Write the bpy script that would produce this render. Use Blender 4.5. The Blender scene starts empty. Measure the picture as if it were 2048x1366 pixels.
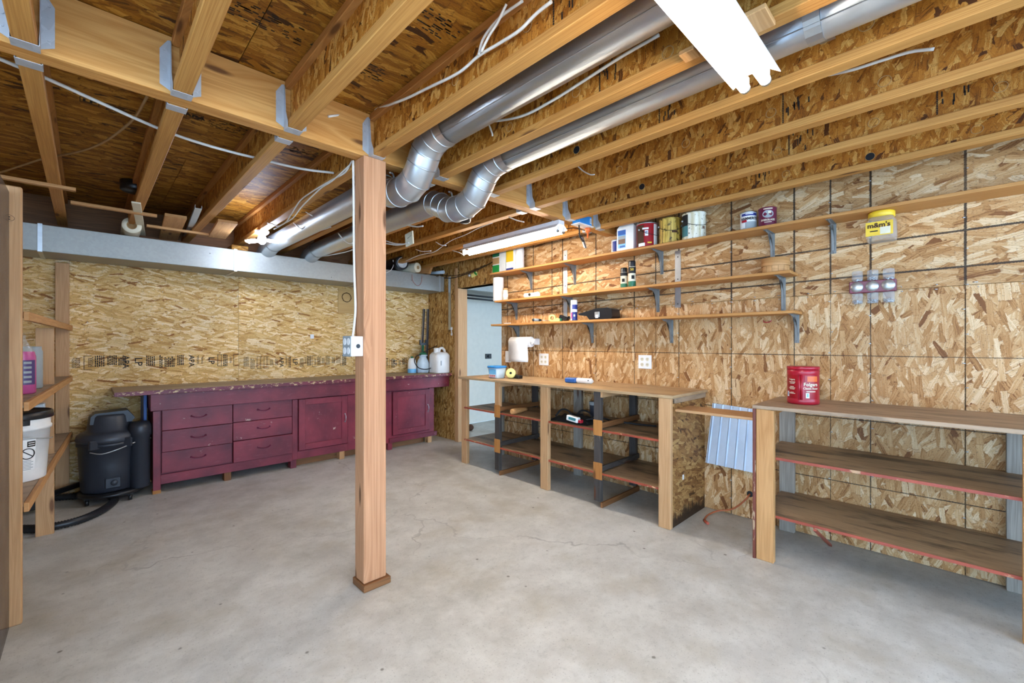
import bpy, math, random
from mathutils import Vector, Matrix
random.seed(7)
R = math.radians
scn = bpy.context.scene
col = scn.collection

# ------------------------------------------------------------------ camera, light, exposure
F_PX, CX, CY, CAM_H, YAW = 867.0, 1024.0, 686.8, 1.27, R(44.43)
cam_d = bpy.data.cameras.new('camera')
cam = bpy.data.objects.new('camera', cam_d)
col.objects.link(cam)
cam.location = (0, 0, CAM_H)
cam.rotation_euler = (R(90), 0, -YAW)
cam_d.sensor_width = 36.0
cam_d.lens = F_PX / 2048 * 36.0
cam_d.shift_y = (CY - 683.0) / 2048.0
cam_d.clip_start = 0.02
scn.camera = cam

world = bpy.data.worlds.new('daylight')
scn.world = world
world.use_nodes = True
bg = world.node_tree.nodes['Background']
bg.inputs[0].default_value = (0.47, 0.70, 1.0, 1)
bg.inputs[1].default_value = 3.3

TUBE_POWER = 27.0
BULB_POWER = 66.0
scn.view_settings.view_transform = 'Standard'
scn.view_settings.look = 'None'
scn.view_settings.gamma = 1.0
scn.view_settings.use_curve_mapping = False
scn.view_settings.exposure = 1.27
scn.cycles.max_bounces = 7
scn.cycles.diffuse_bounces = 3
scn.cycles.glossy_bounces = 3
scn.cycles.transmission_bounces = 4
scn.cycles.transparent_max_bounces = 6
scn.cycles.caustics_reflective = False
scn.cycles.caustics_refractive = False
scn.cycles.use_adaptive_sampling = True
scn.cycles.adaptive_threshold = 0.1

# ------------------------------------------------------------------ pixel -> place helpers (2048x1366 frame)
FW = Vector((math.sin(YAW), math.cos(YAW), 0))
RT = Vector((math.cos(YAW), -math.sin(YAW), 0))
CAMP = Vector((0, 0, CAM_H))
def ray(u, v):
    return FW + RT * ((u - CX) / F_PX) + Vector((0, 0, (CY - v) / F_PX))
def onx(u, v, x):
    d = ray(u, v); return CAMP + d * (x / d.x)
def ony(u, v, y):
    d = ray(u, v); return CAMP + d * (y / d.y)
def onz(u, v, z):
    d = ray(u, v); return CAMP + d * ((z - CAM_H) / d.z)
def wid(px, p):
    return px * (Vector(p) - CAMP).dot(FW) / F_PX

# ------------------------------------------------------------------ mesh builder (uv in metres, u along the grain)
class MB:
    def __init__(s):
        s.v = []; s.f = []; s.uv = []; s.sm = []
    def face(s, pts, uvs, smooth=False):
        b = len(s.v)
        s.v += [Vector(p) for p in pts]
        s.f.append(list(range(b, b + len(pts)))); s.uv.append(list(uvs)); s.sm.append(smooth)
    def faceidx(s, idx, uvs, smooth=False):
        s.f.append(list(idx)); s.uv.append(list(uvs)); s.sm.append(smooth)
    def obox(s, c, ex, ey, ez, hx, hy, hz):
        c = Vector(c); E3 = [Vector(ex).normalized(), Vector(ey).normalized(), Vector(ez).normalized()]
        H = [hx, hy, hz]
        g = max(range(3), key=lambda i: H[i])
        b = len(s.v)
        ids = {}
        for i, (a, bb, cc) in enumerate([(x, y, z) for x in (-1, 1) for y in (-1, 1) for z in (-1, 1)]):
            s.v.append(c + E3[0] * hx * a + E3[1] * hy * bb + E3[2] * hz * cc); ids[(a, bb, cc)] = b + i
        for ax in range(3):
            o = [i for i in range(3) if i != ax]
            if o[1] == g: o = [o[1], o[0]]
            for sg in (-1, 1):
                cs = []
                for (p, q) in ((-1, -1), (1, -1), (1, 1), (-1, 1)):
                    k = [0, 0, 0]; k[ax] = sg; k[o[0]] = p; k[o[1]] = q
                    cs.append((tuple(k), (p * H[o[0]], q * H[o[1]] + ax * 0.37 + sg * 0.11)))
                n = (s.v[ids[cs[1][0]]] - s.v[ids[cs[0][0]]]).cross(s.v[ids[cs[2][0]]] - s.v[ids[cs[0][0]]])
                if n.dot(E3[ax]) * sg < 0: cs.reverse()
                s.faceidx([ids[k] for k, _ in cs], [u for _, u in cs])
        return s
    def box(s, x0, x1, y0, y1, z0, z1):
        return s.obox(((x0+x1)/2, (y0+y1)/2, (z0+z1)/2), (1,0,0), (0,1,0), (0,0,1), abs(x1-x0)/2, abs(y1-y0)/2, abs(z1-z0)/2)
    def bar(s, p0, p1, w, t, up=(0,0,1)):
        p0 = Vector(p0); p1 = Vector(p1); d = (p1 - p0); L = d.length; d.normalize()
        sd = d.cross(Vector(up))
        if sd.length < 1e-4: sd = d.cross(Vector((1,0,0)))
        sd.normalize(); u2 = sd.cross(d)
        return s.obox((p0 + p1) / 2, d, sd, u2, L / 2, w / 2, t / 2)
    def tube(s, pts, r, n=10, caps=True, closed=False):
        pts = [Vector(p) for p in pts]
        rs = r if isinstance(r, (list, tuple)) else [r] * len(pts)
        N = len(pts); T = []
        for i in range(N):
            if closed: d = pts[(i+1) % N] - pts[i-1]
            else:
                d = Vector((0,0,0))
                if i > 0: d += (pts[i] - pts[i-1]).normalized()
                if i < N-1: d += (pts[i+1] - pts[i]).normalized()
            T.append(d.normalized())
        a = T[0].orthogonal().normalized()
        b = len(s.v); acc = 0
        us = []
        for i in range(N):
            if i:
                a = a - T[i] * a.dot(T[i])
                if a.length < 1e-6: a = T[i].orthogonal()
                a.normalize(); acc += (pts[i] - pts[i-1]).length
            us.append(acc)
            c = T[i].cross(a)
            m = 1.0
            if 0 < i < N-1 and not closed:
                m = 1.0
            for k in range(n):
                t = 2 * math.pi * k / n
                s.v.append(pts[i] + (a * math.cos(t) + c * math.sin(t)) * rs[i] * m)
        rng = range(N) if closed else range(N-1)
        for i in rng:
            j = (i + 1) % N
            for k in range(n):
                k2 = (k + 1) % n
                w0 = 2 * math.pi * rs[i] * k / n; w1 = 2 * math.pi * rs[i] * (k + 1) / n
                u0 = us[i]; u1 = us[j] if j else acc + (pts[0]-pts[-1]).length
                s.faceidx([b+i*n+k, b+i*n+k2, b+j*n+k2, b+j*n+k], [(u0, w0), (u0, w1), (u1, w1), (u1, w0)], True)
        if caps and not closed:
            for i, rev in ((0, True), (N-1, False)):
                if rs[i] < 1e-5: continue
                ids = [b+i*n+k for k in range(n)]
                if rev: ids.reverse()
                s.faceidx(ids, [(rs[i]*math.cos(2*math.pi*k/n), rs[i]*math.sin(2*math.pi*k/n)) for k in range(n)])
        return s
    def cyl(s, p0, p1, r0, r1=None, n=20, caps=True):
        return s.tube([p0, p1], [r0, r0 if r1 is None else r1], n, caps)
    def lathe(s, prof, c=(0,0,0), n=24, axis=(0,0,1), a0=0.0, a1=2*math.pi, sx=1.0):
        # prof: list of (radius, height); open revolve, hard edges where a profile point is repeated
        c = Vector(c); ax = Vector(axis).normalized()
        e1 = ax.orthogonal().normalized() if abs(ax.z) < .99 else Vector((1,0,0))
        e2 = ax.cross(e1)
        full = abs(a1 - a0 - 2*math.pi) < 1e-6
        m = n if full else n + 1
        b = len(s.v)
        for (r, h) in prof:
            for k in range(m):
                t = a0 + (a1 - a0) * k / n
                s.v.append(c + (e1 * math.cos(t) * sx + e2 * math.sin(t)) * r + ax * h)
        for i in range(len(prof) - 1):
            if prof[i] == prof[i+1]: continue
            for k in range(n):
                k2 = (k + 1) % m
                r0 = prof[i][0]; r1 = prof[i+1][0]
                t0 = (a0 + (a1-a0)*k/n); t1 = (a0 + (a1-a0)*(k+1)/n); rr = max(r0, r1)
                l0 = prof[i][1] - r0; l1 = prof[i+1][1] - r1
                ids = [b+i*m+k, b+i*m+k2, b+(i+1)*m+k2, b+(i+1)*m+k]
                uv = [(t0*rr, l0), (t1*rr, l0), (t1*rr, l1), (t0*rr, l1)]
                if r0 < 1e-6: ids = ids[1:]; uv = uv[1:]; ids[0] = b+i*m+k
                elif r1 < 1e-6: ids = ids[:3]; uv = uv[:3]
                s.faceidx(ids, uv, True)
        return s
    def prism(s, poly, o, eu, ev, en, t):
        # poly: 2d outline in eu/ev, extruded t along en
        o = Vector(o); eu = Vector(eu); ev = Vector(ev); en = Vector(en)
        A = [o + eu*p[0] + ev*p[1] for p in poly]; B = [p + en*t for p in A]
        flip = (eu.cross(ev)).dot(en) * t > 0
        area = sum(poly[i][0]*poly[(i+1)%len(poly)][1] - poly[(i+1)%len(poly)][0]*poly[i][1] for i in range(len(poly)))
        if area < 0: flip = not flip
        uv = [tuple(p) for p in poly]
        if flip:
            s.face(A[::-1], uv[::-1]); s.face(B, uv)
        else:
            s.face(A, uv); s.face(B[::-1], uv[::-1])
        acc = 0
        for i in range(len(poly)):
            j = (i+1) % len(poly); L = (A[j]-A[i]).length
            q = [A[i], A[j], B[j], B[i]]; u = [(acc, 0), (acc+L, 0), (acc+L, t), (acc, t)]
            if not flip: q.reverse(); u.reverse()
            s.face(q, u); acc += L
        return s
    def sphere(s, c, r, n=14, m=9, sz=1.0):
        prof = [(r*math.sin(math.pi*i/m), -r*sz*math.cos(math.pi*i/m)) for i in range(m+1)]
        prof[0] = (0, -r*sz); prof[-1] = (0, r*sz)
        return s.lathe(prof, c, n)
    def mesh(s, name, org=(0,0,0)):
        org = Vector(org)
        me = bpy.data.meshes.new(name)
        me.from_pydata([v - org for v in s.v], [], s.f)
        l = me.uv_layers.new(name='UVMap')
        flat = [c for f in s.uv for uv in f for c in uv]
        l.data.foreach_set('uv', flat)
        me.polygons.foreach_set('use_smooth', s.sm)
        me.update()
        return me

def smooth_path(pts, k=6):
    pts = [Vector(p) for p in pts]; out = []
    P = [pts[0]*2 - pts[1]] + pts + [pts[-1]*2 - pts[-2]]
    for i in range(1, len(P)-2):
        for j in range(k):
            t = j / k; a, b, c, d = P[i-1], P[i], P[i+1], P[i+2]
            out.append(0.5*((2*b) + (c-a)*t + (2*a-5*b+4*c-d)*t*t + (3*b-a-3*c+d)*t*t*t))
    out.append(pts[-1]); return out

# ------------------------------------------------------------------ scene objects
def _base(vs):
    xs = [v.x for v in vs]; ys = [v.y for v in vs]; zs = [v.z for v in vs]
    return Vector(((min(xs)+max(xs))/2, (min(ys)+max(ys))/2, min(zs)))
def put(name, mb, mat, parent=None, bevel=0.0, label=None):
    """link a builder (in place coordinates) as one mesh object, origin at its base"""
    org = _base(mb.v)
    me = mb.mesh(name, org)
    o = bpy.data.objects.new(name, me); col.objects.link(o)
    me.materials.append(MAT[mat])
    if parent is not None:
        o.parent = parent; o.location = org - world_loc(parent)
    else: o.location = org
    o['_w'] = tuple(org)
    if bevel:
        m = o.modifiers.new('bevel', 'BEVEL'); m.width = bevel; m.segments = 1; m.limit_method = 'ANGLE'; m.angle_limit = R(40)
    if label: o['label'] = label
    return o
def world_loc(o):
    p = Vector(o.location)
    while o.parent is not None:
        o = o.parent; p += Vector(o.location)
    return p
def tag(o, label, cat, group=None):
    o['label'] = label; o['category'] = cat
    if group: o['group'] = group
    return o
def thing(name, label, cat, loc, group=None):
    o = bpy.data.objects.new(name, None); col.objects.link(o)
    o.location = loc; o.empty_display_size = 0.05
    return tag(o, label, cat, group)
def struct(o):
    o['kind'] = 'structure'; return o
def dup(root, loc, label=None):
    r = root.copy(); col.objects.link(r); r.location = loc
    if label: r['label'] = label
    for ch in list(root.children):
        c = ch.copy(); col.objects.link(c); c.parent = r
        for g in list(ch.children):
            d = g.copy(); col.objects.link(d); d.parent = c
    return r
def text(parent, s, o, eu, ev, size, mat, name='lettering', squeeze=1.0, bend=None, thick=0.0006, bold=0.0):
    """flat lettering as geometry: o = centre, eu = reading direction, ev = up; bend = (centre, radius) wraps it on an upright cylinder"""
    cu = bpy.data.curves.new('t', 'FONT'); cu.body = s; cu.size = size; cu.align_x = 'CENTER'; cu.align_y = 'CENTER'
    cu.resolution_u = 2; cu.offset = bold
    ob = bpy.data.objects.new('t', cu)
    me = bpy.data.meshes.new_from_object(ob)
    bpy.data.objects.remove(ob); bpy.data.curves.remove(cu)
    o = Vector(o); eu = Vector(eu).normalized(); ev = Vector(ev).normalized(); en = eu.cross(ev)
    for v in me.vertices:
        x, y = v.co.x * squeeze, v.co.y
        if bend:
            c, r = Vector(bend[0]), bend[1]
            a0 = math.atan2(o.y - c.y, o.x - c.x); a = a0 + x / r
            v.co = Vector((c.x + (r+thick)*math.cos(a), c.y + (r+thick)*math.sin(a), o.z + y))
        else:
            v.co = o + eu * x + ev * y + en * thick
    org = o
    for v in me.vertices: v.co -= org
    me.name = name
    ob = bpy.data.objects.new(name, me); col.objects.link(ob); me.materials.append(MAT[mat])
    if parent is not None:
        ob.parent = parent; ob.location = org - world_loc(parent)
    else: ob.location = org
    return ob

# ------------------------------------------------------------------ materials
MAT = {}
def S(h):
    h = h.lstrip('#'); c = [int(h[i:i+2], 16)/255 for i in (0, 2, 4)]
    return tuple((x/12.92 if x <= 0.04045 else ((x+0.055)/1.055)**2.4) for x in c) + (1,)
class G:
    def __init__(s, name):
        m = bpy.data.materials.new(name); m.use_nodes = True; s.m = m; s.t = m.node_tree
        s.b = s.t.nodes['Principled BSDF']; MAT[name] = m
    def n(s, typ, props=None, **ins):
        nd = s.t.nodes.new('ShaderNode' + typ)
        for k, v in (props or {}).items(): setattr(nd, k, v)
        for k, v in ins.items():
            k = k.replace('_', ' ')
            s.set(nd.inputs[int(k[1:])] if k[0] == 'i' and k[1:].isdigit() else nd.inputs[k], v)
        return nd
    def set(s, sock, v):
        if isinstance(v, bpy.types.NodeSocket): s.t.links.new(v, sock)
        elif isinstance(v, bpy.types.Node): s.t.links.new(v.outputs[0], sock)
        else: sock.default_value = v
    def math(s, op, a, b=0.0, c=0.0, clamp=False):
        nd = s.t.nodes.new('ShaderNodeMath'); nd.operation = op; nd.use_clamp = clamp
        for i, v in enumerate((a, b, c)): s.set(nd.inputs[i], v)
        return nd.outputs[0]
    def vm(s, op, a, b=(0,0,0)):
        nd = s.t.nodes.new('ShaderNodeVectorMath'); nd.operation = op
        s.set(nd.inputs[0], a); s.set(nd.inputs[1], b); return nd.outputs[0]
    def mix(s, f, a, b, blend='MIX'):
        nd = s.t.nodes.new('ShaderNodeMix'); nd.data_type = 'RGBA'; nd.blend_type = blend
        s.set(nd.inputs[0], f); s.set(nd.inputs[6], a); s.set(nd.inputs[7], b); return nd.outputs[2]
    def mr(s, v, a, b, c=0.0, d=1.0, smooth=False):
        nd = s.t.nodes.new('ShaderNodeMapRange')
        if smooth: nd.interpolation_type = 'SMOOTHSTEP'
        for i, x in enumerate((v, a, b, c, d)): s.set(nd.inputs[i], x)
        return nd.outputs[0]
    def ramp(s, f, stops):
        nd = s.t.nodes.new('ShaderNodeValToRGB'); e = nd.color_ramp.elements
        while len(e) < len(stops): e.new(0.5)
        for el, (p, c) in zip(e, stops): el.position = p; el.color = c
        s.set(nd.inputs[0], f); return nd.outputs[0]
    def noise(s, vec, scale, detail=2.0, rough=0.5, dist=0.0, dim='2D'):
        nd = s.n('TexNoise', {'noise_dimensions': dim}, Vector=vec, Scale=scale, Detail=detail, Roughness=rough, Distortion=dist)
        return nd
    def uv(s, rnd=True):
        u = s.n('TexCoord').outputs['UV']
        if rnd:
            r = s.n('ObjectInfo').outputs['Random']
            o = s.n('CombineXYZ', None, X=s.math('MULTIPLY', r, 37.0), Y=s.math('MULTIPLY', r, 91.0))
            u = s.vm('ADD', u, o.outputs[0])
        return u
    def fin(s, color=None, rough=0.6, metal=0.0, bump=None, bstr=0.3, bdist=0.002, spec=None):
        if color is not None: s.set(s.b.inputs['Base Color'], color)
        s.set(s.b.inputs['Roughness'], rough); s.set(s.b.inputs['Metallic'], metal)
        if spec is not None: s.b.inputs['Specular IOR Level'].default_value = spec
        if bump is not None:
            nd = s.n('Bump', None, Strength=bstr, Distance=bdist, Height=bump)
            s.t.links.new(nd.outputs[0], s.b.inputs['Normal'])
        return s.m

def plain(name, hexc, rough=0.5, metal=0.0, spec=None, vary=0.06):
    g = G(name); c = S(hexc)
    nz = g.noise(g.n('TexCoord').outputs['Object'], 14.0, 3.0, dim='3D')
    v = g.mr(nz.outputs[0], 0.3, 0.7, 1 - vary, 1 + vary)
    cc = g.vm('SCALE', c[:3]); g.t.nodes[-1].inputs[3].default_value = 1
    g.set(g.t.nodes[-1].inputs[3], v)
    return g.fin(cc, rough, metal, spec=spec)

def osb(name, pal, ang=0.0, spread=38.0, L=0.12, W=0.03, lines=None, rough=0.62, low_dark=None, rim_shade=0.4):
    g = G(name)
    uv0 = g.uv()
    wob = g.noise(uv0, 30.0, 2.0)
    wob2 = g.noise(uv0, 120.0, 1.0)
    wv = g.vm('ADD', g.vm('MULTIPLY', g.vm('SUBTRACT', wob.outputs[1], (0.5, 0.5, 0.5)), (0.007, 0.007, 0)), g.vm('MULTIPLY', g.vm('SUBTRACT', wob2.outputs[1], (0.5, 0.5, 0.5)), (0.0035, 0.0035, 0)))
    uv = g.vm('ADD', uv0, wv)
    colr = None
    specs = [(0.0, 1.0, 1.0, 1.0), (-1.0, 0.9, 1.15, 0.62), (0.8, 1.15, 0.9, 0.60), (-0.35, 0.9, 0.8, 0.50), (0.3, 1.2, 0.85, 0.40)]
    for i, (sp, lf, wf, p) in enumerate(specs):
        rot = g.n('VectorRotate', {'rotation_type': 'Z_AXIS'}, Vector=uv, Angle=R(ang + sp*spread) )
        q = g.vm('MULTIPLY', rot.outputs[0], (1/(L*lf), 1/(W*wf), 1))
        q = g.vm('ADD', q, (3.7*i, 7.1*i, 0))
        vo = g.n('TexVoronoi', {'voronoi_dimensions': '2D', 'distance': 'CHEBYCHEV'}, Vector=q, Scale=1.0, Randomness=0.95)
        sc = g.n('SeparateColor', None, Color=vo.outputs['Color'])
        d = vo.outputs['Distance']
        gr = g.noise(g.vm('MULTIPLY', q, (1.0, 5.5, 1)), 1.0, 2.0, 0.6)
        tone = g.math('ADD', g.mr(sc.outputs[1], 0.0, 1.0, 0.16, 0.86), g.math('MULTIPLY', g.math('SUBTRACT', gr.outputs[0], 0.5), 0.85))
        tone = g.math('SUBTRACT', tone, g.math('MULTIPLY', g.math('LESS_THAN', sc.outputs[2], 0.08), 0.34))
        ci = g.ramp(tone, [(0.0, pal[0]), (0.22, pal[1]), (0.56, pal[2]), (0.98, pal[3])])
        if i == 0: colr = ci
        else:
            on = g.math('LESS_THAN', sc.outputs[0], p)
            m = g.math('MULTIPLY', g.mr(d, 0.42, 0.44, 1.0, 0.0), on)
            # thin shadow line around each flake, painted into the colour
            rim = g.math('MULTIPLY', g.mr(d, 0.44, 0.49, rim_shade, 0.0), on)
            colr = g.mix(rim, colr, pal[0])
            colr = g.mix(m, colr, ci)
    big = g.noise(uv0, 1.6, 3.0)
    bt = g.mr(big.outputs[0], 0.3, 0.7, 0.86, 1.08)
    colr = g.mix(1.0, colr, g.n('CombineColor', None, Red=bt, Green=bt, Blue=bt).outputs[0], 'MULTIPLY')
    pit = g.noise(g.vm('MULTIPLY', uv0, (1, 2.2, 1)), 85.0, 2.0)
    colr = g.mix(g.mr(pit.outputs[0], 0.66, 0.72, 0.0, 0.6), colr, S('3a2412'))
    if lines:
        pos = g.n('NewGeometry').outputs['Position']
        sx = g.n('SeparateXYZ', None, Vector=pos)
        Y, Z = sx.outputs[1], sx.outputs[2]
        jit = g.noise(pos, 260.0, 2.0, dim='3D').outputs[0]
        def per(c, off, step):
            return g.math('MULTIPLY', g.math('ABSOLUTE', g.math('SUBTRACT', g.math('FRACT', g.math('ADD', g.math('DIVIDE', g.math('SUBTRACT', c, off), step), 100.5)), 0.5)), step)
        dv = per(Y, *lines['v'])
        for e in lines.get('ve', []): dv = g.math('MINIMUM', dv, g.math('ADD', g.math('ABSOLUTE', g.math('SUBTRACT', Y, e)), 0.0008))
        dh = None
        for z0, sl in lines.get('h', []):
            q = g.math('ABSOLUTE', g.math('SUBTRACT', g.math('ADD', Z, g.math('MULTIPLY', Y, sl)), z0))
            dh = q if dh is None else g.math('MINIMUM', dh, q)
        d = g.math('MINIMUM', dv, dh)
        w = lines['w']
        brk = g.noise(pos, 3.0, 2.0, dim='3D').outputs[0]
        dd = g.math('ADD', d, g.math('MULTIPLY', g.math('SUBTRACT', jit, 0.5), w*1.6))
        ink = g.math('MULTIPLY', g.mr(dd, w*0.75, w*1.25, 1.0, 0.0), g.mr(brk, 0.36, 0.52, lines.get('lo', 0.35), 0.93))
        colr = g.mix(ink, colr, S('241a12'))
        # nail heads along the printed rows
    if low_dark:  # ragged darker brown towards the bottom
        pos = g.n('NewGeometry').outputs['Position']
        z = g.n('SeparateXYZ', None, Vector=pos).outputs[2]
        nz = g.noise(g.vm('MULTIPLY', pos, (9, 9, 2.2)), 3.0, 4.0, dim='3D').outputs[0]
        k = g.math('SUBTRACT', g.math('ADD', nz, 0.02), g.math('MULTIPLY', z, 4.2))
        colr = g.mix(g.mr(k, 0.05, 0.3, 0.0, low_dark), colr, S('2a1a0e'))
    bn = g.noise(g.vm('MULTIPLY', uv0, (1/L*1.4, 1/W*1.4, 1) if abs(ang) < 45 else (1/W*1.4, 1/L*1.4, 1)), 1.0, 1.0)
    return g.fin(colr, rough, bump=bn.outputs[0], bstr=0.35, bdist=0.002, spec=0.35)

def wood(name, dark, light, gv=22.0, gu=1.1, knots=0.5, rough=0.6, wear=None, contrast=1.0, spec=0.35, scal=1.0):
    g = G(name)
    uv = g.vm('SCALE', g.uv()); g.t.nodes[-1].inputs[3].default_value = scal
    kd = None
    if knots:
        vo = g.n('TexVoronoi', {'voronoi_dimensions': '2D'}, Vector=g.vm('MULTIPLY', uv, (1.6, 7.0, 1)), Scale=1.0, Randomness=1.0)
        kd = vo.outputs['Distance']; kc = g.n('SeparateColor', None, Color=vo.outputs['Color']).outputs[0]
        on = g.math('LESS_THAN', kc, knots)
        bend = g.math('MULTIPLY', g.mr(kd, 0.0, 0.42, 0.035, 0.0, True), on)
        uv2 = g.vm('ADD', uv, g.n('CombineXYZ', None, Y=bend).outputs[0])
    else: uv2 = uv
    w1 = g.noise(g.vm('MULTIPLY', uv2, (gu, gv, 1)), 1.0, 3.0, 0.55, 0.35)
    rings = g.math('FRACT', g.math('MULTIPLY', w1.outputs[0], 5.0))
    rings = g.math('ABSOLUTE', g.math('SUBTRACT', g.math('MULTIPLY', rings, 2.0), 1.0))
    w2 = g.noise(g.vm('MULTIPLY', uv2, (5.0, 260.0, 1)), 1.0, 3.0)
    w3 = g.noise(g.vm('MULTIPLY', uv, (0.9, 5.0, 1)), 1.0, 3.0)
    f = g.math('ADD', g.math('MULTIPLY', rings, 0.26*contrast), g.math('ADD', g.math('MULTIPLY', w2.outputs[0], 0.35), g.math('MULTIPLY', w3.outputs[0], 0.55)))
    f = g.mr(f, 0.24, 0.92)
    c = g.mix(f, S(dark), S(light))
    if knots:
        k = g.math('MULTIPLY', g.mr(kd, 0.05, 0.11, 0.85, 0.0), on)
        c = g.mix(k, c, S('5b3317'))
    if wear:
        nz = g.noise(g.vm('MULTIPLY', uv, wear[3] if len(wear) > 3 else (3.0, 14.0, 1)), 1.0, 5.0, 0.65)
        c = g.mix(g.mr(nz.outputs[0], wear[1], wear[1] + 0.16, 0.0, wear[2]), c, S(wear[0]))
    return g.fin(c, rough, spec=spec)

def metal(name, hexc='b9bec2', rough=0.32, m=0.95, spangle=0.10, sc=28.0):
    g = G(name)
    p = g.n('TexCoord').outputs['Object']
    vo = g.n('TexVoronoi', None, Vector=p, Scale=sc)
    v = g.n('SeparateColor', None, Color=vo.outputs['Color']).outputs[0]
    nz = g.noise(p, 5.0, 3.0, dim='3D')
    k = g.math('ADD', g.mr(v, 0, 1, 1 - spangle, 1 + spangle), g.mr(nz.outputs[0], 0.3, 0.7, -0.03, 0.03))
    cc = g.vm('SCALE', S(hexc)[:3]); nd = g.t.nodes[-1]; g.set(nd.inputs[3], k)
    return g.fin(cc, g.math('ADD', g.math('MULTIPLY', v, 0.04), rough), m)

def paint(name, base, chip, amount=0.62, rough=0.45, dark='5c1c2a', scale=1.0):
    g = G(name); uv = g.uv()
    n1 = g.noise(g.vm('MULTIPLY', uv, (6, 10, 1)), scale, 5.0, 0.65)
    n2 = g.noise(uv, 3.0, 3.0)
    n3 = g.noise(g.vm('MULTIPLY', uv, (14, 60, 1)), 1.0, 4.0)
    c = g.mix(g.mr(n2.outputs[0], 0.3, 0.75), S(base), S(dark))
    c = g.mix(g.mr(n3.outputs[0], 0.62, 0.8, 0.0, 0.25), c, S('a0606a'))
    c = g.mix(g.mr(n1.outputs[0], amount, amount + 0.05, 0.0, 0.9), c, S(chip))
    return g.fin(c, rough, bump=n3.outputs[0], bstr=0.1, bdist=0.002)

def emit(name, hexc, strength):
    g = G(name)
    g.b.inputs['Base Color'].default_value = S(hexc)
    g.b.inputs['Emission Color'].default_value = S(hexc); g.b.inputs['Emission Strength'].default_value = strength
    return g.m
def clear(name, hexc, alpha=0.25, rough=0.08):
    """thin clear or tinted plastic and glass: part see-through, part glossy"""
    g = G(name); t = g.t
    tr = g.n('BsdfTransparent'); tr.inputs[0].default_value = S(hexc)
    g.b.inputs['Base Color'].default_value = S(hexc); g.b.inputs['Roughness'].default_value = rough
    nz = g.noise(g.n('TexCoord').outputs['Object'], 6.0, 2.0, dim='3D')
    fr = g.n('LayerWeight', None, Blend=0.35)
    f = g.math('ADD', g.math('MULTIPLY', fr.outputs[1], 0.22), g.mr(nz.outputs[0], 0.3, 0.7, alpha*0.8, alpha*1.2), clamp=True)
    mx = g.n('MixShader', None, i0=f, i1=tr.outputs[0], i2=g.b.outputs[0])
    t.links.new(mx.outputs[0], t.nodes['Material Output'].inputs[0])
    return g.m

# --- boards
PAL_R = [S('7c4c22'), S('b17e48'), S('c79a66'), S('e4c79e')]
PAL_B = [S('965f24'), S('cc9c52'), S('e2ba78'), S('fae4ba')]
PAL_W = [S('562c06'), S('a25e14'), S('bd7826'), S('e2ac5c')]
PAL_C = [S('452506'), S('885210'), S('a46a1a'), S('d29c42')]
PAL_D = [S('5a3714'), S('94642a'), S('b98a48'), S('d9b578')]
GRID_U = dict(v=(1.159, 0.4005), ve=[0.558, 1.76, 2.9], h=[(1.888, 0.012), (1.690, 0.009)], w=0.0055, lo=0.8)
GRID_L = dict(v=(1.159, 0.4005), ve=[0.558, 1.76], h=[(1.193, 0.0), (0.795, 0.0), (0.392, 0.0)], w=0.0028, lo=0.65)
osb('osb_upper_right', PAL_R, 0.0, 40.0, L=0.15, W=0.035, lines=GRID_U)
osb('osb_lower_right', PAL_R, 82.0, 42.0, L=0.125, W=0.034, lines=GRID_L)
osb('osb_back', PAL_B, 0.0, 34.0, L=0.12, W=0.022)
osb('osb_web', PAL_W, 78.0, 32.0, L=0.09, W=0.026)
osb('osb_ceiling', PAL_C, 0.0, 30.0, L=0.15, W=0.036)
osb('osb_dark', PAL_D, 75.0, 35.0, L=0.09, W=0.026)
osb('osb_bench_side', [S('4e2f14'), S('83552a'), S('a87a44'), S('c9a268')], 70.0, 35.0, L=0.10, W=0.03, low_dark=0.95)
wood('lumber_orange', '9c602a', 'c88c4c', gv=18)
wood('lumber_flange', 'a0662a', 'cd9650', gv=60, gu=0.7, knots=0.16, contrast=1.2)
wood('beam_face', 'b4722c', 'dda45e', gv=9, gu=0.8, knots=0.4, contrast=1.25)
wood('lumber_post', 'a26c46', 'cf9a72', gv=30, gu=0.5, knots=0.55, contrast=1.1)
wood('lumber_pale', 'a8743f', 'd2a06a', gv=20, knots=0.5)
wood('lumber_stud', 'ae8052', 'd2a678', gv=26, knots=0.35)
wood('lumber_grey', '7e746a', 'b2a696', gv=26, knots=0.2, contrast=1.3)
wood('lumber_dark', '2a2624', '574f49', gv=30, knots=0.1, wear=('8a7a68', 0.60, 0.5))
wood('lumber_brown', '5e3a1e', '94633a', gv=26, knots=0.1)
wood('shelf_board', 'b0783c', 'cf985a', gv=14, knots=0.12, contrast=0.7)
wood('shelf_worn', '82684c', 'b99a76', gv=16, knots=0.0, contrast=0.8, wear=('46382c', 0.50, 0.8, (2.2, 9.0, 1)), rough=0.5)
wood('bench_top', '9c7c56', 'd0b086', gv=12, knots=0.06, contrast=0.7, wear=('7a6450', 0.52, 0.6, (2.2, 7.0, 1)))
wood('bench_grey', '947a62', 'bda386', gv=14, knots=0.05, contrast=0.8, wear=('6a5b4c', 0.5, 0.6))
wood('cabinet_top', '807060', 'b39c7c', gv=18, knots=0.0, wear=('6a5a4a', 0.5, 0.6))
wood('plain_board', 'b08a50', 'd0aa70', gv=8, knots=0.0, contrast=0.5)
paint('red_edge', 'b05038', 'c8a078', 0.64, dark='8a3a2a')
paint('red_batten', '7c3c2a', 'b89a7a', 0.62, dark='5c2a1e')
paint('cabinet_red', '8a2e3c', 'cbb0a0', 0.70)
paint('cabinet_red_worn', '7a2c3c', 'd2b684', 0.57, scale=4.0)
metal('galvanized', 'c3c8cb', 0.34, spangle=0.04)
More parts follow.
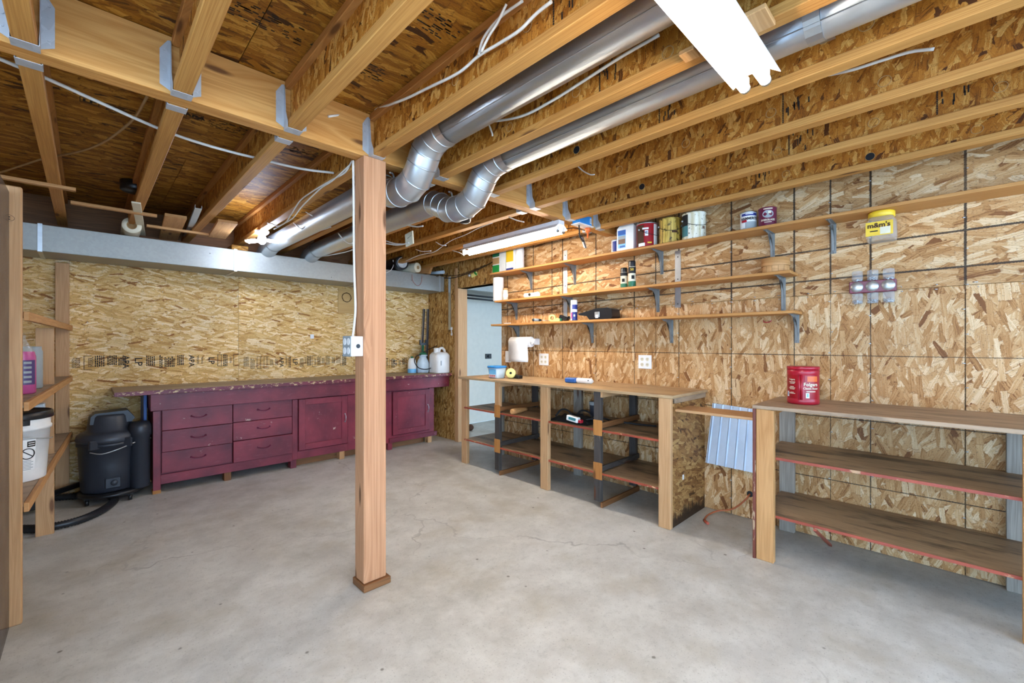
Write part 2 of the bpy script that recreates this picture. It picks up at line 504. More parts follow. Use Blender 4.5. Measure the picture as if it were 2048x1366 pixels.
metal('duct_flat', 'a2a29c', 0.5, m=0.7, spangle=0.05, sc=60)
metal('duct_pipe', 'ccd2d6', 0.31, m=0.82, spangle=0.015, sc=40)
metal('bracket_grey', '82827f', 0.45, m=0.35)
metal('hanger_zinc', 'c4c8cc', 0.5, m=0.55)
metal('sheet_zinc', 'd2dce8', 0.36, m=0.7, spangle=0.02)
metal('foil_tape', 'd4d6d6', 0.36, spangle=0.03)
plain('white_enamel', 'e8e8ea', 0.35)
plain('white_plastic', 'eceae6', 0.4)
plain('jug_plastic', 'e6e2dc', 0.35)
plain('bluish_plastic', 'c4d4de', 0.35)
plain('paper_white', 'efece8', 0.8)
plain('cable_white', 'e4ddd2', 0.5)
plain('cable_orange', 'b0603a', 0.5)
plain('cable_red', 'b05038', 0.5)
plain('black_plastic', '17181b', 0.35)
plain('vac_body', '2b2f37', 0.42)
plain('vac_grey', '3a3e46', 0.4)
plain('hose_black', '1b1e22', 0.4)
plain('black_soft', '141416', 0.7)
plain('ink', '1d1712', 0.8)
plain('rust', '4a2c16', 0.8)
plain('white_paint', 'e2e6e4', 0.5)
plain('door_white', 'e2ded0', 0.55, vary=0.03)
plain('red_plastic', 'a8182c', 0.3)
plain('red_label', '9c101c', 0.3)
plain('orange', 'd9662a', 0.4)
plain('yellow', 'e8c02c', 0.45)
plain('tape_yellow', 'e6e08a', 0.4)
plain('green', '1f8a3c', 0.5)
plain('green_dark', '1c6a48', 0.4)
plain('blue', '2a5fa8', 0.45)
plain('blue_bright', '2f86c8', 0.4)
plain('blue_dark', '26357e', 0.4)
plain('blue_sky', '6fb6e0', 0.4)
plain('tin', 'b8bab8', 0.35, 0.7)
plain('grey_label', '9aa0a0', 0.5)
plain('maroon', '6a1838', 0.35)
plain('maroon_glossy', '6a1a34', 0.34)
plain('cream', 'e0d6ba', 0.5)
plain('brown_label', '7a5a44', 0.5)
plain('pink_fluid', 'b85088', 0.3)
plain('purple_label', '4a3a6a', 0.4)
plain('teal', '3a7a80', 0.4)
plain('bare_steel', 'c8ccd0', 0.32, 1.0)
plain('brown_card', 'b08a5a', 0.8)
clear('clear_plastic', 'f2efe8', 0.16)
clear('clear_glass', 'f6f8fa', 0.13, 0.05)
clear('smoked_sheet', '9c9088', 0.30, 0.12)
emit('tube_glow', 'fff4e4', TUBE_POWER)
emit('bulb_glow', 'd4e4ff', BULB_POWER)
# paint cans
g = G('drip_yellow'); uv = g.uv(False)
n1 = g.noise(g.vm('MULTIPLY', uv, (60, 4, 1)), 1.0, 4.0); n2 = g.noise(uv, 30.0, 3.0)
c = g.mix(g.mr(n1.outputs[0], 0.35, 0.65), S('8a6a1e'), S('e0bc5a')); c = g.mix(g.mr(n2.outputs[0], 0.6, 0.68, 0, 0.8), c, S('2a2412'))
g.fin(c, 0.5)
g = G('drip_white'); uv = g.uv(False)
n1 = g.noise(g.vm('MULTIPLY', uv, (40, 5, 1)), 1.0, 4.0); n2 = g.noise(uv, 40.0, 3.0)
c = g.mix(g.mr(n1.outputs[0], 0.35, 0.65), S('cdbf98'), S('eee8d6')); c = g.mix(g.mr(n2.outputs[0], 0.66, 0.72, 0, 0.8), c, S('5a4c30'))
g.fin(c, 0.5)
# concrete
g = G('concrete'); p = g.n('NewGeometry').outputs['Position']
a = g.noise(p, 0.9, 5.0, 0.6, dim='3D'); b = g.noise(p, 5.0, 5.0, 0.65, dim='3D'); cgr = g.noise(p, 120.0, 2.0, dim='3D')
c = g.mix(g.mr(a.outputs[0], 0.32, 0.68), S('aca89e'), S('c8c6c0'))
c = g.mix(g.mr(b.outputs[0], 0.38, 0.66, 0.0, 0.6), c, S('dad8d0'))
b2 = g.noise(p, 26.0, 4.0, 0.7, dim='3D'); c = g.mix(g.mr(b2.outputs[0], 0.52, 0.72, 0.0, 0.35), c, S('8f8c84'))
st = g.noise(p, 2.3, 4.0, 0.6, dim='3D'); c = g.mix(g.mr(st.outputs[0], 0.52, 0.70, 0.0, 0.5), c, S('a09680'))
c = g.mix(g.mr(cgr.outputs[0], 0.62, 0.72, 0.0, 0.5), c, S('77726a'))
sp = g.n('TexVoronoi', None, Vector=p, Scale=11.0); sc_ = g.n('SeparateColor', None, Color=sp.outputs['Color'])
spot = g.math('MULTIPLY', g.mr(g.math('ADD', sp.outputs['Distance'], g.math('MULTIPLY', b.outputs[0], 0.15)), 0.13, 0.19, 0.8, 0.0), g.math('LESS_THAN', sc_.outputs[0], 0.14))
c = g.mix(spot, c, S('5f584c'))
pw = g.vm('ADD', p, g.vm('MULTIPLY', g.vm('SUBTRACT', g.noise(p, 2.5, 4.0, dim='3D').outputs[1], (0.5, 0.5, 0.5)), (0.7, 0.7, 0)))
ck = g.n('TexVoronoi', {'feature': 'DISTANCE_TO_EDGE', 'voronoi_dimensions': '2D'}, Vector=pw, Scale=0.55)
ckm = g.math('MULTIPLY', g.mr(ck.outputs[0], 0.002, 0.006, 0.55, 0.0), g.mr(a.outputs[0], 0.45, 0.6))
c = g.mix(ckm, c, S('85807a'))
hb = g.math('SUBTRACT', g.math('ADD', b.outputs[0], g.math('MULTIPLY', cgr.outputs[0], 0.5)), g.math('MULTIPLY', ckm, 0.5))
g.fin(c, g.mr(a.outputs[0], 0.3, 0.7, 0.42, 0.62), bump=hb, bstr=0.25, bdist=0.003)

# ================================================================== THE ROOM
XR, YB, ZB, ZC = 3.42, 5.16, 2.2376, 2.465      # right wall face, back wall face, joist underside, subfloor underside
YN = -2.6
DY0, DY1, DZ = 3.662, 4.46, 1.98                 # doorway in the right wall

struct(put('floor', MB().box(-3.2, 9.0, YN, 5.36, -0.12, 0.0), 'concrete'))

# right wall: framing behind, boards in front
wr = struct(put('wall_right', MB().box(3.432, 3.55, YN, DY0, 0, ZC).box(3.432, 3.55, DY1 + .0385, YB + .012, 0, ZC).box(3.432, 3.55, DY0, DY1, DZ, ZC), 'osb_dark'))
def panel(parent, mat, x=None, y=None, a0=0, a1=1, z0=0, z1=1, t=0.0115):
    m = MB()
    if x is not None:
        m.face([(x, a1, z0), (x, a0, z0), (x, a0, z1), (x, a1, z1)], [(a1, z0), (a0, z0), (a0, z1), (a1, z1)])
        b = x + t
        m.face([(b, a0, z0), (b, a1, z0), (b, a1, z1), (b, a0, z1)], [(a0, z0), (a1, z0), (a1, z1), (a0, z1)])
        ring = [((a0, z0), (a1, z0)), ((a1, z0), (a1, z1)), ((a1, z1), (a0, z1)), ((a0, z1), (a0, z0))]
        for (p, q) in ring:
            m.face([(x, *p), (x, *q), (b, *q), (b, *p)], [(0, 0), (.5, 0), (.5, t), (0, t)])
    else:
        m.face([(a0, y, z0), (a1, y, z0), (a1, y, z1), (a0, y, z1)], [(a0, z0), (a1, z0), (a1, z1), (a0, z1)])
        b = y + t
        m.face([(a1, b, z0), (a0, b, z0), (a0, b, z1), (a1, b, z1)], [(a1, z0), (a0, z0), (a0, z1), (a1, z1)])
        ring = [((a0, z0), (a1, z0)), ((a1, z0), (a1, z1)), ((a1, z1), (a0, z1)), ((a0, z1), (a0, z0))]
        for (p, q) in ring:
            m.face([(p[0], y, p[1]), (p[0], b, p[1]), (q[0], b, q[1]), (q[0], y, q[1])], [(0, 0), (0, t), (.5, t), (.5, 0)])
    return put('osb_panel', m, mat, parent)
G2 = 0.0012
for a0, a1 in ((YN, -0.0425), (-0.0425, 1.159), (1.159, 2.377), (2.377, DY0)):
    panel(wr, 'osb_lower_right', x=XR, a0=a0 + G2, a1=a1 - G2, z0=0.004, z1=1.586)
for a0, a1 in ((YN, 0.356), (0.356, 2.80), (2.80, DY0)):
    panel(wr, 'osb_upper_right', x=XR, a0=a0 + G2, a1=a1 - G2, z0=1.589, z1=ZC)
panel(wr, 'osb_dark', x=XR, a0=DY0 + G2, a1=DY1 - G2, z0=DZ + .005, z1=ZC)
panel(wr, 'osb_dark', x=XR, a0=DY1 + .075, a1=YB - .002, z0=0.004, z1=ZC)
# nail heads in the right wall
nail = MB()
for a in (-0.0425, 0.356, 0.558, 1.159, 1.563, 2.377):
    z = .12
    while z < 2.3:
        nail.cyl((XR - .0006, a + random.choice((-.012, .012)), z), (XR + .002, a, z), .0032, n=6); z += random.uniform(.13, .2)
for k in range(24):
    a = -.4 + k * .155
    for dz in (-.012, .014):
        nail.cyl((XR - .0006, a + random.uniform(-.02, .02), 1.5875 + dz), (XR + .002, a, 1.5875 + dz), .0032, n=6)
put('nail_heads', nail, 'bare_steel', wr)['kind'] = 'stuff'

wb = struct(put('wall_back', MB().box(-1.0, XR + .12, YB + .012, YB + .12, 0, ZC), 'osb_dark'))
for a0, a1 in ((-1.0, -0.106), (-0.106, 1.114), (1.114, 2.333), (2.333, XR)):
    panel(wb, 'osb_back', y=YB, a0=a0 + G2, a1=a1 - G2, z0=0.004, z1=2.154)
put('shade_toned_rim_board', MB().box(-1.0, XR, YB - .001, YB + .011, 2.156, ZC), 'lumber_brown', wb)  # rim joist in dark brown that paints in the shade above the duct
# stencilled grade marks along the back wall boards
def stencil(parent, x0, x1, z0, z1, y, words, seed):
    rnd = random.Random(seed); m = MB(); x = x0
    skip = [(w[1] - w[2]*.75, w[1] + w[2]*.75) for w in words]
    while x < x1:
        hit = [q for q in skip if q[0] < x < q[1]]
        if hit: x = hit[0][1]; continue
        kind = rnd.random()
        if kind < .8:
            h0 = rnd.uniform(0, .3) * (z1 - z0); h1 = rnd.uniform(.7, 1) * (z1 - z0); big = rnd.random() < .3
            for r in range(rnd.randint(2, 6)):
                zz = z0 + h0
                while zz < z0 + h1:      # a line of type read sideways
                    l = rnd.uniform(.006, .016) * (1.6 if big else 1)
                    m.box(x, x + (.008 if big else .0045), y - .0006, y + .001, zz, min(zz + l, z1)); zz += l + rnd.uniform(.002, .005)
                x += (.013 if big else .0085)
        else:
            m.box(x, x + .004, y - .0006, y + .001, z0, z1)
            if rnd.random() < .6: m.box(x, x + .05, y - .0006, y + .001, z1 - .004, z1).box(x, x + .05, y - .0006, y + .001, z0, z0 + .004)
            x += .012
        x += rnd.uniform(.006, .022)
    put('stencil_print', m, 'ink', parent)['kind'] = 'stuff'
    for (s, cx_, sz) in words:
        text(parent, s, (cx_, y, (z0+z1)/2), (0, 0, -1), (1, 0, 0), sz, 'ink', 'stencil_lettering', bold=.001)
stencil(wb, -0.09, 0.42, 1.045, 1.165, YB, [('APA', .245, .062), ('LP', .33, .075)], 3)
stencil(wb, 0.48, 1.09, 1.04, 1.16, YB, [('APA', .72, .06), ('LP', .88, .07)], 4)
stencil(wb, 1.16, 2.25, 1.0, 1.13, YB, [('APA', 1.52, .06), ('LP', 1.66, .07)], 5)
stencil(wb, 2.38, 3.12, .95, 1.08, YB, [('APA', 2.7, .06), ('LP', 2.9, .07)], 6)
put('nail_heads', (lambda m: [m.cyl((x + random.uniform(-.01, .01), YB - .0006, z), (x, YB + .002, z), .003, n=6) for x in (0.0, .5, 1.1, 1.13, 1.7, 2.33) for z in (1.3, 1.45, 1.6, 1.75)] and m)(MB()), 'bare_steel', wb)['kind'] = 'stuff'

wl = struct(put('wall_left', MB().box(-1.06, -1.0, 1.6, YB + .012, 0, ZC), 'osb_dark'))
panel(wl, 'osb_back', x=-1.0, a0=1.6, a1=3.4, z0=.004, z1=ZC, t=.008)
panel(wl, 'osb_back', x=-1.0, a0=3.403, a1=YB, z0=.004, z1=ZC, t=.008)

# subfloor overhead, sheet by sheet
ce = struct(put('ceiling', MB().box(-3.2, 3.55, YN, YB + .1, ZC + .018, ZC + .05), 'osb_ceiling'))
rows = [YN + i * 1.22 for i in range(8)]
for i, y0 in enumerate(rows):
    y1 = min(y0 + 1.22, YB)
    if y1 - y0 < .05: continue
    x = -3.2 - (1.22 if i % 2 else 0)
    while x < 3.42:
        xa, xb = max(x, -3.2), min(x + 2.44, 3.42)
        if xb - xa > .05:
            m = MB(); m.face([(xa + G2, y0 + G2, ZC), (xa + G2, y1 - G2, ZC), (xb - G2, y1 - G2, ZC), (xb - G2, y0 + G2, ZC)], [(xa, y0), (xa, y1), (xb, y1), (xb, y0)])
            for (p, q) in (((xa, y0), (xb, y0)), ((xb, y0), (xb, y1)), ((xb, y1), (xa, y1)), ((xa, y1), (xa, y0))):
                m.face([(*p, ZC), (*q, ZC), (*q, ZC + .018), (*p, ZC + .018)], [(0, 0), (.4, 0), (.4, .018), (0, .018)])
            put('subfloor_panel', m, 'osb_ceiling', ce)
        x += 2.44
# printed marks on the subfloor
for (u, v, s, w, seed) in ((505, 30, 'LP', .34, 11), (700, 125, 'APA', .30, 12), (840, 30, 'APA', .32, 13), (590, 300, 'LP', .25, 14), (440, 250, 'APA', .3, 15), (215, 215, 'LP', .2, 16)):
    c = onz(u, v, ZC); m = MB(); rnd = random.Random(seed)
    for k in range(46):
        x = c.x - w/2 + .09 + rnd.random() * (w - .1); y = c.y - .055 + .011 * rnd.randint(0, 9)
        m.box(x, x + rnd.uniform(.008, .03), y, y + .0055, ZC - .0008, ZC + .001)
    m.box(c.x - w/2, c.x - w/2 + .07, c.y - .045, c.y - .042, ZC - .001, ZC + .001).box(c.x - w/2, c.x - w/2 + .07, c.y + .015, c.y + .018, ZC - .001, ZC + .001)
    m.box(c.x - w/2, c.x - w/2 + .003, c.y - .045, c.y + .018, ZC - .001, ZC + .001).box(c.x - w/2 + .067, c.x - w/2 + .07, c.y - .045, c.y + .018, ZC - .001, ZC + .001)
    put('stencil_print', m, 'ink', ce)['kind'] = 'stuff'
    text(ce, s, (c.x - w/2 + .035, c.y - .013, ZC), (1, 0, 0), (0, -1, 0), .05, 'ink', 'stencil_lettering', bold=.002, thick=.001)

# doorway framing and the place beyond it
t1 = struct(put('trim_1', MB().box(3.404, 3.552, DY1, DY1 + .038, 0, DZ - .001), 'lumber_stud', bevel=.002))
t2 = struct(put('trim_2', MB().box(3.404, 3.43, DY1 + .0385, DY1 + .076, 0, DZ + .26), 'lumber_stud', bevel=.002))
t3 = struct(put('trim_3', MB().box(3.425, 3.552, DY0, DY1 - .001, DZ, DZ + .004), 'osb_dark'))
wf = struct(put('wall_far', MB().box(3.56, 9.0, 5.362, 5.45, 0, 2.7), 'door_white'))
dn = struct(thing('door_1', 'white overhead door of flush panels seen through the doorway', 'door', (5.0, 5.35, 0)))
for z0, z1 in ((0.02, .245), (.25, 1.98)):
    put('door_panel', MB().box(3.62, 6.4, 5.335, 5.36, z0, z1), 'door_white', dn, bevel=.003)
lt = onx(1001, 718, 4.9)
put('door_latch', MB().box(4.62, 4.74, 5.318, 5.336, 1.02, 1.10).cyl((4.68, 5.318, 1.06), (4.68, 5.30, 1.06), .02, n=10), 'black_plastic', dn)
struct(put('wall_light_block', MB().box(8.9, 9.0, -.6, 5.36, 0, 2.65), 'door_white'))  # unseen end wall, added to keep sky light out of the far room
struct(put('ceiling_light_block', MB().box(3.56, 9.0, -.6, 5.36, 2.6, 2.65), 'osb_dark'))  # unseen, extended to cut the sky light falling on the white door

# ================================================================== JOISTS, HANGERS, BEAM, POST
JX = [-0.143 + 0.407 * k for k in range(0, 9)]
ORD = ['first', 'second', 'third', 'fourth', 'fifth', 'sixth', 'seventh', 'eighth', 'ninth']
BY0, BY1 = 2.132, 2.216
HUB = 0.029
def ijoist(x, y0, y1, label, group, holes):
    t = thing('floor_joist', label, 'joist', (x, (y0+y1)/2, ZB), group)
    bf = MB().box(x - HUB, x + HUB, y0, y1, ZB, ZB + .036)
    put('bottom_flange', bf, 'lumber_flange', t, bevel=.0025)
    put('top_flange', MB().box(x - HUB, x + HUB, y0, y1, ZC - .037, ZC - .001), 'lumber_orange', t, bevel=.0025)
    m = MB()
    for sgn in (-1, 1):
        xx = x + sgn * .005; q = [(xx, y0, ZB + .034), (xx, y1, ZB + .034), (xx, y1, ZC - .035), (xx, y0, ZC - .035)]; u = [(y0, ZB), (y1, ZB), (y1, ZC), (y0, ZC)]
        if sgn < 0: q.reverse(); u.reverse()
        m.face(q, u)
    put('web', m, 'osb_web', t)
    for (yy, zz, op) in holes:
        if op:
            put('knockout_hole', MB().lathe([(0, .0), (.021, .0), (.021, .001), (.021, .001), (0, .001)], (x - .0053, yy, zz), 18, (-1, 0, 0)), 'black_soft', t)
        put('knockout_ring', MB().tube([(x - .0055, yy + .021*math.cos(a), zz + .021*math.sin(a)) for a in [2*math.pi*i/18 for i in range(18)]], .0014, 5, closed=True), 'brown_card', t)
    return t
rj = random.Random(5)
for k, x in enumerate(JX):
    hs = []
    if k >= 3:
        y = 1.55 - rj.random()*.2
        while y > -.6:
            hs.append((y, ZB + .07 + rj.random()*.05, rj.random() < .12)); y -= .406
    ijoist(x, YN, BY0 - .003, f'near side OSB webbed I-joist, {ORD[k]} from the left along the beam', 'near side floor joists', hs)
for k, x in enumerate(JX):
    ijoist(x, BY1 + .003, YB - .004, f'far side wooden I-joist running from beam to back wall, {ORD[k]} from the left', 'far side floor joists', [])
# web stamps
def webstamp(k, yy, w=.10):
    x = JX[k] - .0056; m = MB(); rnd = random.Random(k*7+int(yy*10))
    for q in range(16):
        z = ZB + .05 + q * .008
        m.box(x - .0005, x + .0005, yy, yy + .006, z, z + .006)
    for q in range(7):
        a = yy - .01 - rnd.random()*w; z = ZB + .05 + rnd.random()*.1
        m.box(x - .0005, x + .0005, a, a + .005, z, z + rnd.uniform(.02, .04))
    o = bpy.data.objects.get('floor_joist' if k == 0 else 'floor_joist.%03d' % k)
    put('stamp_print', m, 'ink', o)['kind'] = 'stuff'
for k, yy in ((4, 1.0), (4, .2), (5, .95), (5, -.1), (6, .55), (7, .62), (7, .05), (8, .9), (3, .9)): webstamp(k, yy)

# beam of two plies
bm = thing('support_beam', 'deep wooden beam of two laminated plies crossing the ceiling above the square post', 'beam', (1.0, 2.17, ZB))
ym = (BY0 + BY1) / 2
put('beam_ply', MB().box(-3.1, 3.385, BY0, ym - .0012, ZB, ZC - .002), 'beam_face', bm, bevel=.002)
put('beam_ply', MB().box(-3.1, 3.385, ym + .0012, BY1, ZB + .002, ZC - .002), 'beam_face', bm, bevel=.002)

def hanger_mesh(sg):
    m = MB(); t = .0016; w = HUB + .0025
    # sg -1: hung on the near face (towards -y), +1: far face
    d = .052 * sg
    m.box(-w, w, 0, d, -.003, -.003 + t)
    for s in (-1, 1):
        x0 = s * w
        m.prism([(0, -.003), (d, -.003), (d, .03), (d*.55, .075), (d*.3, .19), (0, .21)], (x0, 0, 0), (0, 1, 0), (0, 0, 1), (1, 0, 0), s*t)
        m.prism([(0, .012), (s*.034, .03), (s*.034, .165), (s*.010, .205), (0, .208)], (x0, 0, 0), (1, 0, 0), (0, 0, 1), (0, 1, 0), sg*t)
        for z in (.05, .09, .13, .165):
            m.cyl((x0 + s*.02, sg*t, z), (x0 + s*.02, sg*.004, z), .0045, n=7)
    return m
for sg, yy, side in ((-1, BY0, 'near'), (1, BY1, 'far')):
    me = hanger_mesh(sg).mesh('joist_hanger'); me.materials.append(MAT['hanger_zinc'])
    for k, x in enumerate(JX):
        o = bpy.data.objects.new('joist_hanger', me); col.objects.link(o); o.location = (x, yy, ZB)
        tag(o, f'galvanized steel hanger on the {side} face of the beam, {ORD[k]} from the left', 'joist hanger', f'{side} side joist hangers')

# post
ps = thing('support_post', 'square reddish wooden post standing on a small block in the middle of the floor', 'post', (1.072, 2.165, 0))
put('post_shaft', MB().box(1.011, 1.135, 2.112, 2.217, .036, ZB - .001), 'lumber_post', ps, bevel=.004)
put('base_block', MB().box(1.003, 1.153, 2.094, 2.228, 0, .036), 'lumber_brown', ps, bevel=.003)

# ================================================================== BACK BENCH WITH RED CABINET
bt = thing('long_workbench', 'long low workbench with maroon painted apron and worn wooden top along the back wall', 'workbench', (1.78, 4.85, 0))
put('bench_top', MB().box(.15, 3.405, 4.60, 5.155, .858, .886), 'cabinet_top', bt, bevel=.002)
put('top_edge_strip', MB().box(.15, 3.405, 4.588, 4.5995, .850, .884), 'cabinet_red_worn', bt, bevel=.002)
put('apron', MB().box(.375, 3.405, 4.655, 4.678, .7065, .8575), 'cabinet_red', bt, bevel=.002)
put('end_board', MB().box(.375, .395, 4.6785, 5.15, .7065, .8575), 'cabinet_red', bt, bevel=.002)
cb = thing('red_cabinet', 'maroon painted base cabinet with six drawers and two panel doors under the back bench', 'cabinet', (1.8, 4.9, 0))
CF = 4.715
put('carcass', MB().box(.395, 3.20, CF + .01, 5.14, .085, .698), 'cabinet_red', cb)
fr = MB()
fr.box(.395, .445, CF - .012, CF + .01, .03, .698).box(1.488, 1.540, CF - .012, CF + .01, .085, .698).box(2.06, 2.60, CF - .012, CF + .01, .085, .698)
fr.box(3.128, 3.20, CF - .012, CF + .01, .085, .698).box(.445, 1.488, CF - .012, CF + .01, .075, .155).box(1.54, 2.06, CF - .012, CF + .01, .085, .165).box(2.6, 3.128, CF - .012, CF + .01, .085, .165)
put('face_frame', fr, 'cabinet_red', cb, bevel=.0015)
put('base_rail', MB().box(2.56, 3.235, CF - .03, CF - .0125, .085, .14), 'cabinet_red', cb, bevel=.002)
def pull(parent, x, z, vertical=False, y=CF - .034):
    if vertical: pts = [(x, y, z - .042), (x, y - .012, z - .036), (x, y - .022, z - .02), (x, y - .024, z), (x, y - .022, z + .02), (x, y - .012, z + .036), (x, y, z + .042)]
    else: pts = [(x - .052, y, z + .004), (x - .044, y - .012, z), (x - .025, y - .022, z - .007), (x, y - .024, z - .009), (x + .025, y - .022, z - .007), (x + .044, y - .012, z), (x + .052, y, z + .004)]
    m = MB().tube(smooth_path(pts, 3), .0042, 7)
    for p in (pts[0], pts[-1]): m.sphere((p[0], p[1] - .001, p[2]), .009, 8, 5)
    put('pull_handle', m, 'maroon' if not vertical else 'bare_steel', parent)
for (x0, x1, rowsz, pr) in ((.452, .962, ((.532, .704, .022), (.350, .527, .022), (.168, .345, .004)), 0), (.970, 1.482, ((.534, .704, .008), (.360, .529, .008), (.160, .355, .022)), 1)):
    for (z0, z1, po) in rowsz:
        yf = CF - .014 - po
        d = put('drawer', MB().box(x0, x1, yf, CF + .008, z0, z1), 'cabinet_red', cb, bevel=.002)
        pull(d, (x0 + x1) / 2, z0 + (z1 - z0) * .56, y=yf)
for (x0, x1, z0, z1) in ((1.545, 2.052, .172, .696), (2.608, 3.122, .172, .688)):
    yf = CF - .030
    f = MB(); w = .062
    f.box(x0, x0 + w, yf, CF - .0125, z0, z1).box(x1 - w, x1, yf, CF - .0125, z0, z1).box(x0 + w, x1 - w, yf, CF - .0125, z0, z0 + w).box(x0 + w, x1 - w, yf, CF - .0125, z1 - w, z1)
    d = put('cabinet_door', f, 'cabinet_red', cb, bevel=.002)
    put('door_panel', MB().box(x0 + w, x1 - w, yf + .010, CF - .013, z0 + w, z1 - w), 'cabinet_red', d)
    pull(d, x1 - .028, (z0 + z1) / 2 + .02, True, yf)
for (x, mt) in ((.42, 'lumber_orange'), (.93, 'lumber_brown'), (1.5, 'cabinet_red'), (2.0, 'lumber_stud'), (2.58, 'cabinet_red'), (3.14, 'lumber_stud')):
    put('foot_block', MB().box(x - .028, x + .028, CF - .008, CF + .07, 0, .0845 if x > .5 else .031), mt, cb, bevel=.002)
put('kick_board', MB().box(1.55, 3.1, CF + .08, CF + .095, .0, .0845), 'lumber_brown', cb)

# ================================================================== RIGHT WORKBENCH (open shelves)
wk = thing('open_workbench', 'open wooden workbench with two lower shelves standing in front of the white doorway', 'workbench', (3.1, 2.5, 0))
put('bench_top', MB().box(2.825, 3.415, 1.33, 3.70, .894, .916), 'bench_top', wk, bevel=.002)
put('end_apron', MB().box(2.90, 3.41, 1.342, 1.36, .855, .8935), 'bench_grey', wk, bevel=.002)
def post_y(parent, x0, x1, y0, y1, z0, z1, mat, nm='leg'):
    return put(nm, MB().box(x0, x1, y0, y1, z0, z1), mat, parent, bevel=.003)
post_y(wk, 2.855, 2.893, 3.595, 3.684, 0, .8935, 'lumber_stud')
post_y(wk, 2.835, 2.873, 2.45, 2.54, 0, .8935, 'lumber_stud')
post_y(wk, 2.828, 2.866, 1.349, 1.436, 0, .8935, 'lumber_stud')
put('side_panel', MB().box(2.867, 3.412, 1.352, 1.364, 0.002, .8545), 'osb_bench_side', wk)
for yy in (3.07, 1.915):
    x0 = 2.835
    d = .062
    zl = .66 if yy > 2.5 else .8935
    put('leg', MB().box(x0, x0 + .038, yy, yy + d, .042, zl), 'lumber_dark', wk, bevel=.002)
    if zl < .8: put('leg_extension', MB().box(x0, x0 + .038, yy, yy + d, zl + .0005, .8935), 'lumber_stud', wk, bevel=.002)
    put('back_leg', MB().box(3.36, 3.398, yy, yy + d, .042, .8935), 'lumber_dark', wk, bevel=.002)
    for (z0, mt) in ((0.0, 'lumber_brown'), (.283, 'lumber_dark'), (.617, 'lumber_brown'), (.852, 'lumber_stud')):
        put('cross_rail', MB().box(x0 - .002, 3.398, yy - .018, yy - .0005, z0, z0 + .041), mt, wk, bevel=.002)
    put('end_block', MB().box(x0 - .006, x0 - .0025, yy - .018, yy + d, .215, .345), 'lumber_orange', wk)
    put('end_block', MB().box(x0 - .006, x0 - .0025, yy - .018, yy + d, .555, .675), 'lumber_orange', wk)
for yy, mt in ((3.6, 'lumber_grey'), (2.5, 'lumber_grey')):
    post_y(wk, 3.372, 3.41, yy, yy + .089, 0, .8935, mt, 'back_leg')
for z in (.266, .600):
    sh = put('shelf', MB().box(2.845, 3.405, 1.437, 3.62, z - .0135, z + .0), 'shelf_worn', wk)
    put('edge_strip', MB().box(2.841, 2.8448, 1.437, 3.62, z - .0145, z + .0005), 'red_edge', sh)
for yy in (3.05, 1.9):
    put('floor_runner', MB().box(2.845, 3.39, yy + .002, yy + .04, 0, .035), 'lumber_brown', wk) if False else None
put('price_sticker', MB().box(3.02, 3.045, 1.3508, 1.3518, .30, .335), 'paper_white', wk)

# connecting board and zinc sheet
cbrd = tag(put('connecting_board', MB().box(2.895, 3.13, .842, 1.347, .800, .818), 'lumber_stud', bevel=.002), 'short plank bridging the open workbench and the long shelf unit', 'board')

# ================================================================== RIGHT SHELF UNIT
rs = thing('shelf_unit', 'low wooden shelf unit with dark worn shelves and red edges along the right wall', 'shelf', (3.1, .2, 0))
put('top_board', MB().box(2.815, 3.41, -1.25, .838, .885, .906), 'bench_grey', rs, bevel=.002)
for (yy, m1) in ((.728, 'lumber_pale'), (-.296, 'lumber_pale'), (-1.2, 'lumber_pale')):
    put('leg', MB().box(2.822, 2.86, yy, yy + .092, 0, .8845), m1, rs, bevel=.003)
    put('back_leg', MB().box(3.372, 3.41, yy + .02, yy + .109, 0, .8845), 'lumber_grey', rs, bevel=.003)
    for z in (.21, .549, .84): put('cross_rail', MB().box(2.8605, 3.3715, yy + .03, yy + .068, z, z + .044), 'lumber_orange', rs, bevel=.002)
put('red_batten', MB().box(2.815, 2.86, .8215, .8365, 0, .885), 'red_batten', rs, bevel=.002)
put('corner_block', MB().box(2.80, 2.8145, .79, .835, .70, .80), 'lumber_brown', rs) if False else None
for z in (.268, .607):
    sh = put('shelf', MB().box(2.8645, 3.405, -1.2, .824, z - .0135, z), 'shelf_worn', rs)
    put('edge_strip', MB().box(2.8605, 2.8642, -1.2, .727, z - .0145, z + .0005), 'red_edge', sh)
# corrugated zinc sheet hung behind the connecting board
zs = MB(); n = 44; A = onx(1425, 806, 3.410); B = onx(1521, 820, 3.410); C = onx(1411, 925, 3.375); D = onx(1513, 947, 3.375)
prof = []
for i in range(n + 1):
    s = i / n; ph = (s * 5.5) % 1.0
    h = .009 if .15 < ph < .32 else (.004 if .55 < ph < .62 else 0.0)
    prof.append((s, h))
bx = len(zs.v)
for (s, h) in prof:
    for (p, q, hh) in ((A, B, h), (C, D, h)):
        v = p.lerp(q, s); zs.v.append(Vector((v.x - hh, v.y, v.z)))
for i in range(n):
    zs.faceidx([bx+2*i, bx+2*i+1, bx+2*i+3, bx+2*i+2], [(i*.01, 0), (i*.01, .4), (i*.01+.01, .4), (i*.01+.01, 0)], False)
zo = put('zinc_sheet', zs, 'sheet_zinc')
sm = zo.modifiers.new('thick', 'SOLIDIFY'); sm.thickness = .0012; sm.offset = 0
put('hanging_nail', MB().cyl((3.4195, A.y - .15, A.z - .02), (3.395, A.y - .15, A.z - .018), .003, n=8), 'bare_steel', zo)
tag(zo, 'ribbed zinc roofing offcut hanging against the wall beside the open workbench', 'metal sheet')

